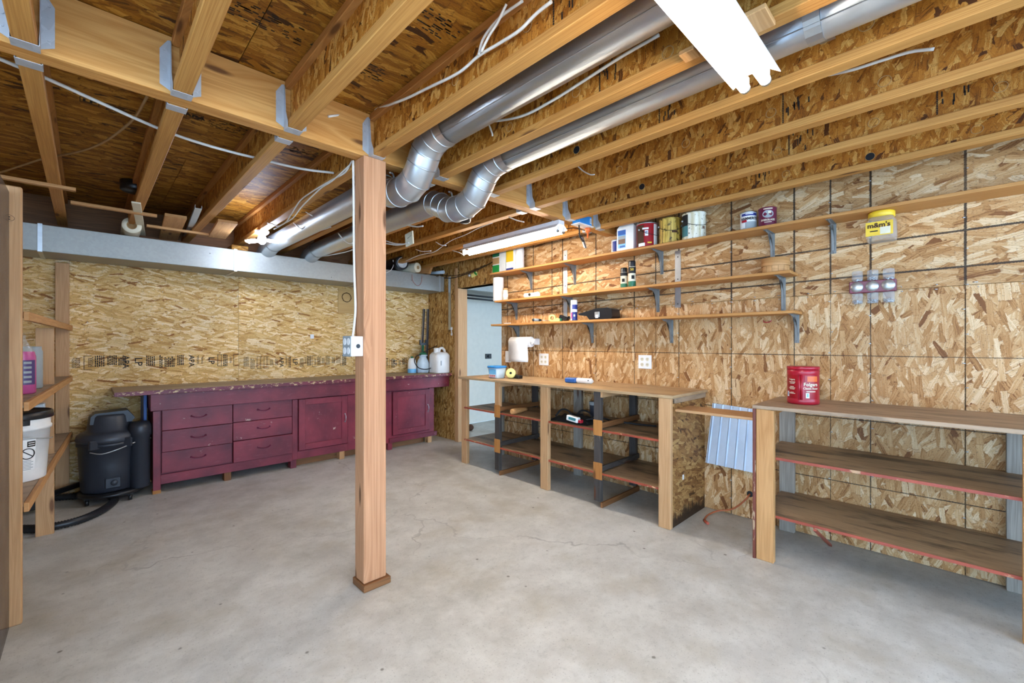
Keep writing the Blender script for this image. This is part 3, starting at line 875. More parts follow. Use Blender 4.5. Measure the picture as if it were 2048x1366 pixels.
# ================================================================== LIGHT FITTINGS
def strip_light(name, label, c, along, length, sides=True):
    """twin tube fluorescent batten; c = centre of its top"""
    c = Vector(c); a = Vector(along).normalized(); s = Vector((0, 0, 1)).cross(a)
    t = thing(name, label, 'light', c - Vector((0, 0, .10)), 'twin tube shop lights')
    up = Vector((0, 0, 1)); L = length
    m = MB()
    prof = [(-.034, 0), (-.034, -.030), (-.074, -.062), (-.074, -.066), (-.030, -.034), (.030, -.034), (.074, -.066), (.074, -.062), (.034, -.030), (.034, 0)]
    m.prism(prof, c - a * L / 2, s, up, a, L)
    put('housing', m, 'white_enamel', t)
    for e in (-1, 1):
        put('end_plate', MB().obox(c + a * e * (L / 2 + .001) - up * .017, a, s, up, .001, .034, .017), 'white_enamel', t)
        for k in (-.032, .032):
            put('tube_socket', MB().obox(c + a * e * (L/2 - .008) + s * k - up * .064, a, s, up, .006, .011, .018), 'white_plastic', t)
    for k in (-.032, .032):
        p = c + s * k - up * .082
        tb = put('fluorescent_tube', MB().cyl(p - a * (L/2 - .016), p + a * (L/2 - .016), .0165, n=14), 'tube_glow', t)
        for e in (-1, 1): put('tube_cap', MB().cyl(p + a * e * (L/2 - .016), p + a * e * (L/2 - .004), .0168, n=14), 'bare_steel', tb)
    return t
strip_light('strip_light', 'large glowing twin tube shop light under the near joists at the top right', (1.02, .476, ZB - .002), (1, 0, 0), 1.24)
strip_light('strip_light', 'smaller looking twin tube shop light beyond the beam above the wall shelves', (2.66, 2.76, ZB - .002), (0, 1, 0), 1.20)
# mounting blocks that carry the near light
for (u, v, lab, wx, wy) in ((1515, 36, 'reddish pine block fixed across the joists beside the large light', .10, .07), (1379, 104, 'small pine block at the duct side edge of the large light', .055, .05)):
    c = onz(u, v, ZB - .001)
    tag(put('mounting_block', MB().box(c.x - wx/2, c.x + wx/2, c.y - wy/2, c.y + wy/2, ZB - .0155, ZB - .0005), 'lumber_pale', bevel=.002), lab, 'wood block')
# bare bulb with two hinged light wings over the trunk duct
bc = onz(524, 478, 2.17)
bl = thing('ceiling_bulb', 'bright bare bulb light with two side wings glowing above the trunk duct', 'light', (bc.x, bc.y, 2.10))
put('bulb', MB().sphere((bc.x, bc.y, 2.165), .034, 14, 9, 1.25), 'bulb_glow', bl)
put('socket', MB().lathe([(0, 2.2376), (.055, 2.2376), (.055, 2.2376), (.052, 2.222), (.03, 2.205), (.02, 2.2)], (bc.x, bc.y, 0), 18), 'white_plastic', bl)
for s in (-1, 1):
    put('light_wing', MB().obox(Vector((bc.x, bc.y, 2.158)) + RT * s * .085 + Vector((0, 0, -.006)), RT + Vector((0, 0, -s*.12)), FW, Vector((0, 0, 1)) + RT * s * .12, .042, .03, .008), 'bulb_glow', bl)
put('wing_hub', MB().cyl((bc.x, bc.y, 2.128), (bc.x, bc.y, 2.14), .022, n=14), 'white_plastic', bl)

# ================================================================== DUCTS
td = thing('trunk_duct', 'flat galvanized sheet metal trunk duct running along the top of the back wall', 'duct', (1.2, 4.93, 1.955))
put('duct_body', MB().box(-.95, 3.392, 4.747, 5.14, 1.955, 2.155), 'duct_flat', td, bevel=.003)
for x in (-.25, 1.0, 2.22, 3.32):
    put('drive_cleat', MB().box(x - .013, x + .013, 4.741, 4.7465, 1.95, 2.16).box(x - .013, x + .013, 4.7465, 5.12, 1.949, 1.9545), 'galvanized', td, bevel=.001)
for (x, z) in ((1.9, 1.99), (.8, 2.09), (2.9, 2.06)):
    put('screw', MB().sphere((x, 4.746, z), .004, 8, 5), 'black_plastic', td)
def round_duct(x, znear, label, dz):
    t = thing('round_duct', label, 'duct', (x, 1.5, 2.06), 'round supply ducts')
    r = .077
    put('pipe_run', MB().tube([(x, YN + .02, znear + .012), (x, 1.80, znear)], r, 28), 'duct_pipe', t)
    put('pipe_seam', MB().bar((x - .055, YN + .02, znear + .012 - .0535), (x - .055, 1.80, znear - .0535), .006, .0025), 'duct_pipe', t)
    E = [(x, 1.80, znear), (x, 1.885, znear - .010), (x, 1.955, znear - .055), (x, 1.995, 2.225 + dz), (x, 2.05, 2.165 + dz), (x, 2.135, 2.137 + dz), (x, 2.235, 2.137 + dz), (x, 2.32, 2.155 + dz), (x, 2.40, 2.20 + dz), (x, 2.48, 2.222)]
    e = put('elbow', MB().tube(E, r + .003, 28, caps=False), 'duct_pipe', t)
    for i in range(len(E)):
        a = Vector(E[max(i-1, 0)]); b = Vector(E[min(i+1, len(E)-1)]); d = (b - a).normalized(); c = Vector(E[i])
        e1 = Vector((1, 0, 0)); e2 = d.cross(e1)
        put('seam_ring', MB().tube([c + (e1*math.cos(q) + e2*math.sin(q)) * (r + .0035) for q in [2*math.pi*k/28 for k in range(28)]], .0034, 6, closed=True), 'galvanized', e)
    put('collar', MB().tube([(x, 1.735, znear + .0002), (x, 1.80, znear)], r + .0015, 28, caps=False), 'foil_tape', t)
    p = Vector(E[2]).lerp(Vector(E[3]), .25); q = Vector(E[2]).lerp(Vector(E[3]), .95)
    put('foil_patch', MB().tube([p, q], r + .0042, 28, caps=False), 'foil_tape', t)
    put('far_run', MB().tube([(x, 2.48, 2.222), (x, 4.56, 2.228)], r, 28, caps=False), 'duct_pipe', t)
    put('foil_patch', MB().tube([(x, 2.66, 2.2225), (x, 2.72, 2.2226)], r + .002, 28, caps=False), 'foil_tape', t)
    D = [(x, 4.56, 2.228), (x, 4.66, 2.222), (x, 4.76, 2.20), (x, 4.83, 2.175), (x, 4.86, 2.156)]
    e = put('elbow', MB().tube(D, [r + .003, r + .003, r + .003, r + .002, r + .004], 24, caps=False), 'duct_pipe', t)
    lv = Vector((x - .02, 2.245, 2.215 + dz))
    put('damper_lever', MB().tube(smooth_path([lv + Vector((0, .0, -.02)), lv + Vector((-.012, -.012, .0)), lv + Vector((-.03, -.028, .012)), lv + Vector((-.055, -.035, .010))], 3), .006, 6), 'galvanized', t)
    return t
round_duct(1.28, 2.338, 'left of the two round galvanized ducts, its elbow beside the square post', 0.0)
d2 = round_duct(1.687, 2.325, 'right of the two round galvanized ducts, passing above the large light', -.008)
# strap that holds the right duct
m = MB(); pts = []
for k in range(13):
    a = R(-200 + k * 18); pts.append((1.687 + .0815 * math.cos(a), .315, 2.332 + .0815 * math.sin(a)))
pts += [(1.80, .315, 2.36), (1.884, .315, 2.345)]
for i in range(len(pts) - 1): m.bar(pts[i], pts[i+1], .045, .0014, up=(1, 0, .3) if i > 20 else (Vector(pts[i]) - Vector((1.687, .315, 2.332))))
put('hanger_strap', m, 'galvanized', d2)
tag(put('drop_wire', MB().tube([(.78 + .7, 1.49, 2.36), (1.47, 1.50, 2.30)], .004, 6), 'cable_white'), 'short cut white cable end poking out under the joist beside the left duct', 'cable') if False else None
# black vent cap below the far duct, round stub by the doorway
c = Vector((1.972, 2.51, 0))
tag(put('vent_bell', MB().lathe([(0, -.03), (.03, -.03), (.045, -.02), (.05, 0), (.05, .0), (.05, .0575), (.0, .0575)], (c.x, c.y, ZB - .058), 20), 'black_plastic'), 'round black plastic cap hanging below the joists behind the right duct elbow', 'pipe cap')
c = ony(893, 537, 4.86)
tag(put('stub_duct', MB().tube([(c.x, c.y, 2.1555), (c.x, c.y, 2.20), (c.x - .01, c.y - .03, 2.236)], [.06, .062, .062], 20), 'duct_pipe'), 'short round metal duct stub rising from the end of the trunk duct', 'duct')

# ================================================================== CABLES
def cable(label, pts, r=.0042, mat='cable_white', cat='cable', name='cable', group=None, k=6):
    return tag(put(name, MB().tube(smooth_path(pts, k), r, 8), mat), label, cat, group)
def px(X=None, Y=None, Z=None, *uv):
    if X is not None: return [onx(u, v, X) for (u, v) in uv]
    if Y is not None: return [ony(u, v, Y) for (u, v) in uv]
    return [onz(u, v, Z) for (u, v) in uv]
cable('white cable sagging along the joist to the left of the round ducts', [ony(656, 233, 2.128)] + px(1.04, None, None, (735, 222), (800, 202), (860, 174), (918, 145), (957, 112), (1000, 86), (1040, 60), (1072, 28), (1103, 3)), .0058)
cable('white cable curling up from the bundle to the left of the round ducts', px(1.034, None, None, (957, 110), (968, 75), (1000, 35), (1045, 2)), .005)
cable('short white cable end with black tape crossing the cable bundle', px(1.028, None, None, (962, 104), (978, 72), (995, 45), (1013, 8)), .005)
cable('white cable swooping along the joist between the two round ducts', px(1.447, None, None, (958, 243), (1000, 241), (1050, 230), (1110, 198), (1170, 160), (1240, 115), (1318, 70)), .0062)
cable('white cable bowing across the joists to the right of the large light', [onx(1530, 170, 1.95), onx(1570, 166, 2.05)] + px(2.262, None, None, (1640, 153), (1700, 141), (1760, 122), (1820, 104), (1868, 98)), .0062)
cable('short loose white cable end below the third joist from the right wall', px(2.258, None, None, (1150, 327), (1165, 341), (1180, 349), (1189, 349)), .004)
cable('short white cable tail hanging beside the right duct over the beam', px(1.45, None, None, (972, 232), (977, 247), (984, 266), (985, 272)), .0045)
cable('long white cable crossing under the far joists at the upper left', px(None, None, 2.305, (-60, 90), (0, 118), (100, 160), (200, 205), (330, 262), (430, 295), (520, 318), (600, 337), (668, 346)), .0072)
cable('thin brown cable drooping below the dark subfloor at the far left', px(None, None, 2.40, (-40, 352), (0, 345), (85, 318), (150, 305), (200, 288), (240, 262), (272, 232), (294, 194)), .006, 'brown_card')
cable('pair of white cables running along the far joist toward the bare bulb', px(1.043, None, None, (704, 322), (690, 345), (660, 362), (622, 385), (600, 402), (583, 428), (572, 444), (560, 452), (548, 458)), .0045)
cable('looser white cable looping down the far joist toward the bare bulb', px(1.036, None, None, (700, 330), (664, 362), (640, 378), (605, 412), (586, 436), (570, 446), (556, 452), (545, 448), (535, 446)), .0042)
cable('white cable loop slung under the left far duct', [onx(588, 446, 1.20), onx(600, 456, 1.20), ony(618, 464, 3.75), ony(640, 461, 3.6), onx(662, 454, 1.40)], .0045)
cable('white cable bridging the left far duct just before the post', [onx(612, 424, 1.20), onx(630, 434, 1.22), onx(648, 441, 1.40)], .0045)
cable('white cable dropping beside the post toward the far ducts', [onx(676, 466, 1.485) * 1.0 - Vector((0, 0, 0))] + px(1.50, None, None, (690, 482), (706, 486)) + [Vector((1.60, onx(722, 484, 1.60).y, 2.205)), Vector((1.625, onx(724, 482, 1.625).y, 2.225))], .005)
cable('thick white cable sloping down to the trunk duct behind the post', [ony(722, 494, 4.4), ony(690, 504, 4.5), ony(655, 511, 4.6), ony(628, 514, 4.7)], .006)
cable('twin white cables entering the labelled junction cover', px(1.867, None, None, (772, 482), (790, 487), (808, 488), (818, 485)), .005)
cable('second white cable drooping into the labelled junction cover', px(1.862, None, None, (772, 487), (792, 490), (806, 489), (818, 486)), .005)
jc = onx(819, 478, 1.872)
jb = thing('junction_cover', 'pale square junction box cover with scribbled marker notes on a far joist', 'junction box', jc)
put('cover_plate', MB().obox(jc, (0, 1, -.12), (0, .12, 1), (1, 0, 0), .055, .052, .006), 'cream', jb)
put('marker_scribble', (lambda m: [m.obox(jc + Vector((-.0064, -.03 + .012*i, .02 - .028*(i//5) - .003*i)), (0, 1, .3), (0, -.3, 1), (1, 0, 0), .006, .0015, .0004) for i in range(6)] and m)(MB()), 'ink', jb)
cable('white flat cable across the joists just right of the post', [onx(774, 442, 1.70), onx(800, 447, 1.78), onx(830, 453, 1.85), onx(846, 452, 1.86)], .006)
cable('thin pale string hanging in loops along the far joist', px(2.258, None, None, (812, 522), (840, 510), (868, 504), (886, 492), (905, 480), (930, 470), (958, 456), (985, 446)), .0025)
cable('short stapled cable end on the far joist near the string', px(2.25, None, None, (832, 499), (845, 503), (862, 502)), .004)
cable('short white cable end over the string on a far joist', px(2.25, None, None, (872, 484), (882, 490), (892, 491)), .004)
cable('black cable running from the trunk duct end to the shelf boxes', [ony(872, 553, 4.75), onx(890, 556, 3.40), onx(905, 556, 3.40), onx(930, 549, 3.40), onx(958, 538, 3.40), onx(985, 524, 3.38)], .005, 'black_soft')
cable('second thinner dark cable under the black one above the doorway', [ony(880, 550, 4.78), onx(910, 551, 3.405), onx(940, 543, 3.405), onx(970, 530, 3.405)], .0035, 'black_soft')
cable('dark cord draped from the blue box toward the far shop light', [onx(1172, 462, 3.0), onx(1150, 456, 2.95), onx(1130, 458, 2.85), onx(1112, 462, 2.76)], .003, 'black_soft')
cable('loop of thin red wire hanging over the face of the trunk duct', [Vector((p.x, 4.738, p.z)) for p in px(None, 4.738, None, (824, 549), (825, 560), (832, 570), (838, 571), (843, 564), (844, 551))], .0022, 'cable_red')
cable('white cable running from the far joists into the end of the far shop light', px(2.62, None, None, (905, 501), (918, 505), (928, 511)), .0045)
cable('white cable pair stapled near the beam above the far shop light', px(2.29, None, None, (1018, 434), (1032, 440), (1048, 444)), .0045)
cable('pale cable curling under the trunk side wall beside the post', [ony(786, 520, 4.72), ony(787, 530, 4.72), ony(782, 540, 4.72), ony(772, 546, 4.72)], .004)

# post outlet box and its feed
cable('white cable stapled down the left side of the square post to the outlet box', [Vector((1.004, 2.222, 2.235)), Vector((1.003, 2.214, 2.0)), Vector((1.003, 2.212, 1.80)), Vector((1.001, 2.200, 1.62)), Vector((1.001, 2.188, 1.46)), Vector((.998, 2.197, 1.36)), Vector((.985, 2.185, 1.306))], .0065)
eb = thing('outlet_box', 'white metal outlet box with four sockets on the left side of the square post', 'outlet', (.975, 2.165, 1.205))
put('box_body', MB().box(.948, 1.0105, 2.122, 2.212, 1.205, 1.306), 'white_enamel', eb, bevel=.002)
fp = put('face_plate', MB().box(.944, .9475, 2.12, 2.214, 1.203, 1.308), 'grey_label', eb, bevel=.001)
for yy in (2.145, 2.189):
    for zz in (1.232, 1.279):
        put('socket', MB().lathe([(0, .0015), (.017, .0015), (.017, .0015), (.018, 0)], (.944, yy, zz), 16, (-1, 0, 0)), 'white_plastic', fp)
put('knockout', MB().lathe([(0, .001), (.011, .001), (.011, .001), (.0115, 0)], (.985, 2.122, 1.256), 14, (0, -1, 0)), 'black_plastic', eb)

# blue junction box hung on the beam with its cords
c = onx(1170, 446, 3.02)
jx = thing('blue_junction_box', 'bright blue plastic electrical box with barcode sticker hanging at the right end of the beam', 'junction box', (c.x, 2.08, 2.20))
b0 = ony(1158, 441, 2.06); b1 = ony(1183, 441, 2.06)
put('box_body', MB().box(b0.x, b1.x, 2.055, 2.128, ZB - .020, ZB + .053), 'blue_bright', jx, bevel=.004)
put('cover_plate', MB().box(b0.x - .012, b1.x + .012, 2.045, 2.13, ZB - .028, ZB - .0205), 'white_plastic', jx, bevel=.001)
put('barcode_sticker', MB().box(b1.x - .028, b1.x - .006, 2.0535, 2.0548, ZB - .004, ZB + .038), 'paper_white', jx)
for i in range(6): put('barcode_line', MB().box(b1.x - .025, b1.x - .009, 2.0528, 2.0534, ZB + .001 + .006*i, ZB + .004 + .006*i), 'ink', jx)
put('orange_plug', MB().lathe([(.0, -.006), (.022, -.007), (.024, -.02), (.018, -.04), (.008, -.046), (.007, -.085), (0, -.09)], (b1.x - .01, 2.09, ZB - .022), 14), 'orange', jx)
cable('black cord hanging in a hook from the blue electrical box', [Vector((b0.x + .04, 2.09, ZB - .028)), Vector((b0.x + .045, 2.09, ZB - .07)), Vector((b0.x + .05, 2.09, ZB - .11)), Vector((b0.x + .062, 2.09, ZB - .12))], .006, 'black_soft')
c = onx(1168, 484, 3.1)
ck = thing('spring_clamp', 'small grey and cream spring clip dangling below the blue electrical box', 'clip', (c.x, c.y, c.z - .05))
put('clamp_jaw', MB().bar(c + Vector((0, .02, .045)), c + Vector((0, -.015, -.055)), .03, .012), 'tin', ck, bevel=.002)
put('clamp_grip', MB().bar(c + Vector((-.01, .03, .05)), c + Vector((-.01, .0, .0)), .026, .012), 'black_plastic', ck, bevel=.002)
cable('thin dark cord holding up the small spring clip', [Vector((c.x, c.y + .02, c.z + .047)), Vector((c.x, c.y + .03, c.z + .09)), Vector((c.x - .02, c.y + .05, ZB - .004))], .0028, 'black_soft')

# ================================================================== LATHS AND LUMBER STORED OVERHEAD AT THE FAR LEFT
def lath(label, x0, x1, y):
    return tag(put('lath', MB().box(x0, x1, y - .019, y + .019, ZB - .0195, ZB - .0005), 'lumber_pale', bevel=.001), label, 'wood strip', 'laths under the far joists')
lath('pale wooden lath under the far joists nearest the beam at the left edge', -.98, -.05, 3.84)
lath('middle pale wooden lath nailed under the far joists at the left', -.08, .375, 4.2)
lath('pale wooden lath under the far joists closest to the trunk duct', .345, .82, 4.60)
def lying(name, label, cat, ua, va, ub, vb, w, t, mat, z=ZB + .012):
    a = onz(ua, va, z); b = onz(ub, vb, z)
    return tag(put(name, MB().bar(a, b, w, t), mat, bevel=.002), label, cat)
lying('plank_offcut', 'plain short plank lying on the lath next to the metal channel', 'plank', 352, 432, 335, 480, .135, .022, 'lumber_pale')
lying('scrap_block', 'pale plank with a red painted end under the joist near the bulb', 'plank', 456, 443, 434, 474, .13, .02, 'lumber_pale', ZB - .012)
ch = thing('metal_channel', 'thin notched aluminium track lying beside the plank overhead', 'track', onz(385, 445, ZB))
a = onz(397, 417, ZB + .02); b = onz(371, 481, ZB + .02)
put('channel_web', MB().bar(a, b, .04, .003), 'galvanized', ch)
put('channel_lip', MB().bar(a + Vector((.02, 0, .012)), b + Vector((.02, 0, .012)), .003, .024), 'galvanized', ch)
put('channel_lip', MB().bar(a + Vector((-.02, 0, .012)), b + Vector((-.02, 0, .012)), .003, .024), 'galvanized', ch)
# rolls
def roll(name, label, cat, p0, p1, r, mat, core, rc):
    t = thing(name, label, cat, (Vector(p0) + Vector(p1)) / 2 - Vector((0, 0, r)))
    p0 = Vector(p0); p1 = Vector(p1); d = (p1 - p0); L = d.length
    put('roll_body', MB().lathe([(rc, 0), (r - .006, 0), (r, .006), (r, .006), (r, L - .004), (r, L - .004), (r - .004, L), (rc, L)], p0, 24, d), mat, t)
    put('roll_core', MB().lathe([(rc, -.002), (rc, -.002), (rc - .006, 0), (rc - .006, .05), (0, .05)], p0, 20, d), core, t)
    return t
c = ony(265, 446, 4.55); roll('paper_roll', 'grey white paper roll resting on the trunk duct among the far joists', 'roll', (c.x, 4.62, 2.218), (c.x + .01, 5.05, 2.218), .062, 'cream', 'brown_card', .032)
lying('curtain_strip', 'pale cloth strip hanging over the grey paper roll', 'cloth', 272, 405, 284, 470, .05, .01, 'cream', ZB - .004)
c = onz(270, 395, 2.35)
tag(put('pipe_flange', MB().lathe([(0, -.02), (.075, -.02), (.085, -.012), (.085, .05), (.0, .055)], (c.x, c.y, ZC - .0555), 24), 'black_plastic'), 'round black plastic flange under the dark subfloor above the paper roll', 'pipe cap')
c = ony(803, 532, 4.66); roll('pipe_roll', 'black rimmed roll with a white core sitting on the trunk duct beside the post', 'roll', (c.x, 4.64, 2.155 + .085), (c.x + .02, 4.98, 2.155 + .085), .083, 'black_plastic', 'white_plastic', .062)
c = ony(836, 535, 4.68); roll('cream_roll', 'cream paper roll lying on the trunk duct next to the black roll', 'roll', (c.x, 4.68, 2.155 + .062), (c.x - .10, 5.08, 2.155 + .062), .061, 'cream', 'brown_card', .022)
tag(put('timber_offcut', MB().bar((ony(862, 545, 4.72).x, 4.72, 2.217), (ony(862, 545, 4.72).x - .10, 5.02, 2.217), .04, .11, up=(.5, 0, .85)), 'lumber_pale', bevel=.002), 'split timber offcut leaning on the trunk duct beside the cream roll', 'wood block')
c = ony(884, 545, 4.74); tag(put('clear_tube', MB().tube([(c.x, 4.70, c.z), (c.x - .06, 5.0, c.z + .01)], .022, 12), 'bluish_plastic'), 'small grey tube lying at the right end of the trunk duct', 'tube')
for (p, q) in (((.35, 4.94, 2.156), (.75, 4.97, 2.18)),):
    tag(put('insulation_piece', MB().box(.98, 1.12, 4.80, 5.08, 2.156, 2.21), 'osb_ceiling', bevel=.004), 'brown fibre block resting on the trunk duct left of the bulb', 'block')

# ================================================================== WALL SHELVES
def bracket_mesh(depth=.17, drop=.19):
    m = MB(); w = .014
    # flanged pressed steel: horizontal leg, vertical leg, curved gusset
    m.box(-depth, -.002, -w, w, -.003, -.0005)
    m.box(-.004, -.001, -w, w, -drop, -.003)
    m.prism([(-.004, -.003), (-depth*.97, -.003), (-depth*.9, -.012), (-depth*.45, -.022), (-.045, -.05), (-.024, -.11), (-.014, -drop*.97), (-.004, -drop)], (0, -.0016, 0), (1, 0, 0), (0, 0, 1), (0, 1, 0), .0032)
    m.prism([(-.018, -drop*.9), (-.012, -drop*.9), (-.022, -.1), (-.045, -.045), (-depth*.5, -.02), (-depth*.5, -.013), (-.05, -.036), (-.03, -.1)], (0, -.006, 0), (1, 0, 0), (0, 0, 1), (0, 1, 0), .012)
    return m
br_me = bracket_mesh().mesh('shelf_bracket'); br_me.materials.append(MAT['bracket_grey'])
br_big = bracket_mesh(.17, .24).mesh('shelf_bracket'); br_big.materials.append(MAT['bracket_grey'])
SH = {'top': (2.035, 3.64, -1.3, 3.215), 'middle': (1.722, 3.56, .735, 3.215), 'lowest': (1.463, 3.62, .712, 3.215)}
for nm, (z, ya, yb_, xf) in SH.items():
    o = put('wall_shelf', MB().box(xf, 3.4185, yb_, ya, z, z + .019), 'shelf_board', bevel=.002)
    tag(o, {'top': 'topmost long pine shelf board on the right wall', 'middle': 'middle pine shelf board on the right wall carrying spray cans', 'lowest': 'lowest pine shelf board on the right wall with tools on it'}[nm], 'shelf', 'pine wall shelves')
WORD = ['first', 'second', 'third', 'fourth', 'fifth']
for nm, ys in (('top', (3.185, 2.604, 1.704, .888, .541)), ('middle', (3.413, 2.647, 1.739, .822)), ('lowest', (3.382, 2.399, 1.619, .742))):
    for i, y in enumerate(ys):
        o = bpy.data.objects.new('shelf_bracket', br_big if (nm == 'middle' and i == 3) else br_me); col.objects.link(o)
        o.location = (3.4195, y, SH[nm][0])
        tag(o, f'grey pressed steel bracket under the {nm} wall shelf, {WORD[i]} from the doorway', 'bracket', 'wall shelf brackets')
for (u, z0, z1, lab) in ((1131, 1.49, 2.2, 'galvanized strap behind the shelves near the doorway side'), (1356, 1.56, 2.02, 'galvanized strap on the wall between the shelves below the paint cans')):
    y = onx(u, 560, XR).y
    t = thing('wall_strap', lab, 'metal strap', (XR - .003, y, z0), 'galvanized wall straps')
    m = MB().box(XR - .0035, XR - .0003, y - .024, y + .024, z0, z1)
    put('strap_plate', m, 'galvanized', t)
    for z in (z0 + .03, (z0 + z1) / 2, z1 - .05): put('strap_screw', MB().sphere((XR - .0035, y, z), .005, 8, 5), 'black_plastic', t)
y = onx(900, 600, XR).y
tag(put('wall_strap', MB().box(XR - .012, XR - .0005, y - .02, y + .02, 1.45, 2.15), 'galvanized'), 'upright metal channel on the wall strip left of the doorway', 'metal strap')
c = onx(905, 664, XR)
hk = thing('coat_hook', 'small white metal hook on the wall strip left of the doorway', 'hook', c)
put('hook_wire', MB().tube(smooth_path([c + Vector((-.004, .02, .05)), c + Vector((-.012, .01, .02)), c + Vector((-.014, -.01, -.03)), c + Vector((-.03, -.02, -.045)), c + Vector((-.04, -.02, -.02))], 4), .0045, 7), 'white_enamel', hk)
put('hook_plate', MB().box(XR - .004, XR - .0005, c.y + .0, c.y + .035, c.z + .03, c.z + .065), 'white_enamel', hk)
c = onx(1534, 643, XR)
tag(put('red_hook', MB().tube(smooth_path([c + Vector((-.004, .02, .008)), c + Vector((-.01, .015, -.003)), c + Vector((-.012, 0, -.006)), c + Vector((-.012, -.022, -.004)), c + Vector((-.01, -.03, .008))], 4), .003, 6), 'red_plastic'), 'small red hook on the right wall under the lowest shelf', 'hook')

# ------------------------------------------------------------------ cans, jugs and boxes on the top shelf
def pos(u, X): return onx(u, 600, X).y
def ztop(u, v, X): return onx(u, v, X).z
ZT1, ZT2, ZT3 = 2.0545, 1.7415, 1.4825
TOCAM = lambda p: (Vector((0, 0, 0)) - Vector((p[0], p[1], 0))).normalized()
def can(name, label, cat, u, X, zb, r, h, body, rim='tin', group=None, lid=True):
    y = pos(u, X); t = thing(name, label, cat, (X, y, zb), group)
    put('can_body', MB().lathe([(r*.97, 0), (r*.97, 0), (r, .004), (r, .004), (r, h - .006)], (X, y, zb), 28), body, t)
    put('can_bottom', MB().lathe([(0, .0005), (r*.96, .0005)], (X, y, zb), 28), rim, t)
    if lid: put('can_lid', MB().lathe([(r, h - .008), (r*1.03, h - .006), (r*1.03, h), (r*.96, h + .002), (r*.9, h - .004), (0, h - .003)], (X, y, zb), 28), rim, t)
    return t, Vector((X, y, zb)), r, h
def patch(parent, c, r, ang, half, z0, z1, mat, name='label_patch'):
    return put(name, MB().lathe([(r + .0008, z0), (r + .0008, z1)], c, 14, (0, 0, 1), ang - half, ang + half), mat, parent)
def face_ang(c): d = TOCAM(c); return math.atan2(d.y, d.x)
def wrap(parent, s, c, r, ang, z, size, mat, squeeze=1.0, bold=0.0, name='lettering'):
    o = Vector((c.x + r*math.cos(ang), c.y + r*math.sin(ang), c.z + z))
    return text(parent, s, o, (-math.sin(ang), math.cos(ang), 0), (0, 0, 1), size, mat, name, squeeze, (c, r), .0016, bold)
def fine(parent, c, r, ang, z, half, h, mat):
    return patch(parent, c, r + .0008, ang, half, z - h/2, z + h/2, mat, 'small_print')
def bail(parent, c, r, h, a):
    pts = []
    for k in range(9):
        q = math.pi * k / 8; pts.append(c + Vector((math.cos(a + math.pi/2 - q) * (r + .006), math.sin(a + math.pi/2 - q) * (r + .006), h*.72 - .05*math.sin(q))))
    put('bail_handle', MB().tube(smooth_path(pts, 2), .0018, 6), 'black_plastic', parent)
    for s in (0, 8): put('bail_ear', MB().sphere(pts[s], .009, 10, 6), 'tin', parent)
X1 = 3.30
# boxes at the doorway end
def carton(name, label, u0, u1, vt, X, zb, d, mat, cat='box', bands=()):
    ya, yb_ = pos(u1, X), pos(u0, X); h = ztop((u0+u1)/2, vt, X) - zb
    t = thing(name, label, cat, (X + d/2, (ya+yb_)/2, zb))
    put('carton_body', MB().box(X, X + d, ya, yb_, zb, zb + h), mat, t, bevel=.002)
    for (a, b, m2) in bands: put('carton_print', MB().box(X - .001, X - .0002, ya + .003, yb_ - .003, zb + h*a, zb + h*b), m2, t)
    return t, (ya + yb_)/2, h
carton('soap_carton', 'white carton with green bottom print at the doorway end of the top shelf', 985, 999, 497, 3.26, ZT1, .09, 'white_plastic', bands=((.02, .32, 'green'), (.36, .62, 'brown_card'), (.66, .8, 'green_dark')))
carton('grey_carton', 'plain pale grey carton between green and yellow ones on the top shelf', 1000, 1011, 500, 3.26, ZT1, .10, 'white_paint')
carton('yellow_carton', 'yellow and blue printed carton on the top shelf behind the far light', 1012, 1027, 492, 3.25, ZT1, .10, 'white_plastic', bands=((.03, .1, 'blue_dark'), (.36, .97, 'yellow')))
y = pos(1040, 3.31)
tag(put('paper_sack', MB().lathe([(0, 0), (.044, 0), (.044, 0), (.047, .03), (.045, .15), (.047, .2), (.042, .24), (0, .25)], (3.31, y, ZT1), 18), 'paper_white'), 'rumpled white paper roll on the top shelf right of the yellow carton', 'paper roll')
# small blue and white can
t, c, r, h = can('small_can', 'small white can with blue stripe beside the white jug on the top shelf', 'can', 1232, X1, ZT1, .040, .115, 'white_plastic')
a = face_ang(c); patch(t, c, r, a - .35, .45, .012, h - .014, 'blue_dark')
# white jug
y = pos(1257, 3.30); jg = thing('deck_jug', 'white plastic jug with blue pictured label standing on the top shelf', 'jug', (3.30, y, ZT1))
prof = [(-.078, 0), (.07, 0), (.078, .01), (.078, .21), (.07, .235), (.045, .255), (.03, .265), (-.005, .262), (-.045, .225), (-.078, .19)]
m = MB().prism([(-p[0], p[1]) for p in prof], (3.245, y, ZT1), (0, 1, 0), (0, 0, 1), (1, 0, 0), .11)
put('jug_body', m, 'white_plastic', jg, bevel=.008)
put('jug_cap', MB().obox((3.30, y - .05, ZT1 + .266), (0, 1, -.15), (1, 0, 0), (0, .15, 1), .035, .022, .012), 'white_plastic', jg, bevel=.003)
lay = .0
for (z0, z1, y0, y1, mt) in ((.025, .175, -.005, .068, 'blue_sky'), (.135, .176, -.006, .068, 'blue'), (.06, .10, -.002, .064, 'brown_label'), (.10, .128, -.002, .064, 'grey_label'), (.03, .045, .0, .05, 'blue')):
    lay += .0005; put('label_patch', MB().box(3.2445 - lay, 3.2447, y + y0, y + y1, ZT1 + z0, ZT1 + z1), mt, jg)
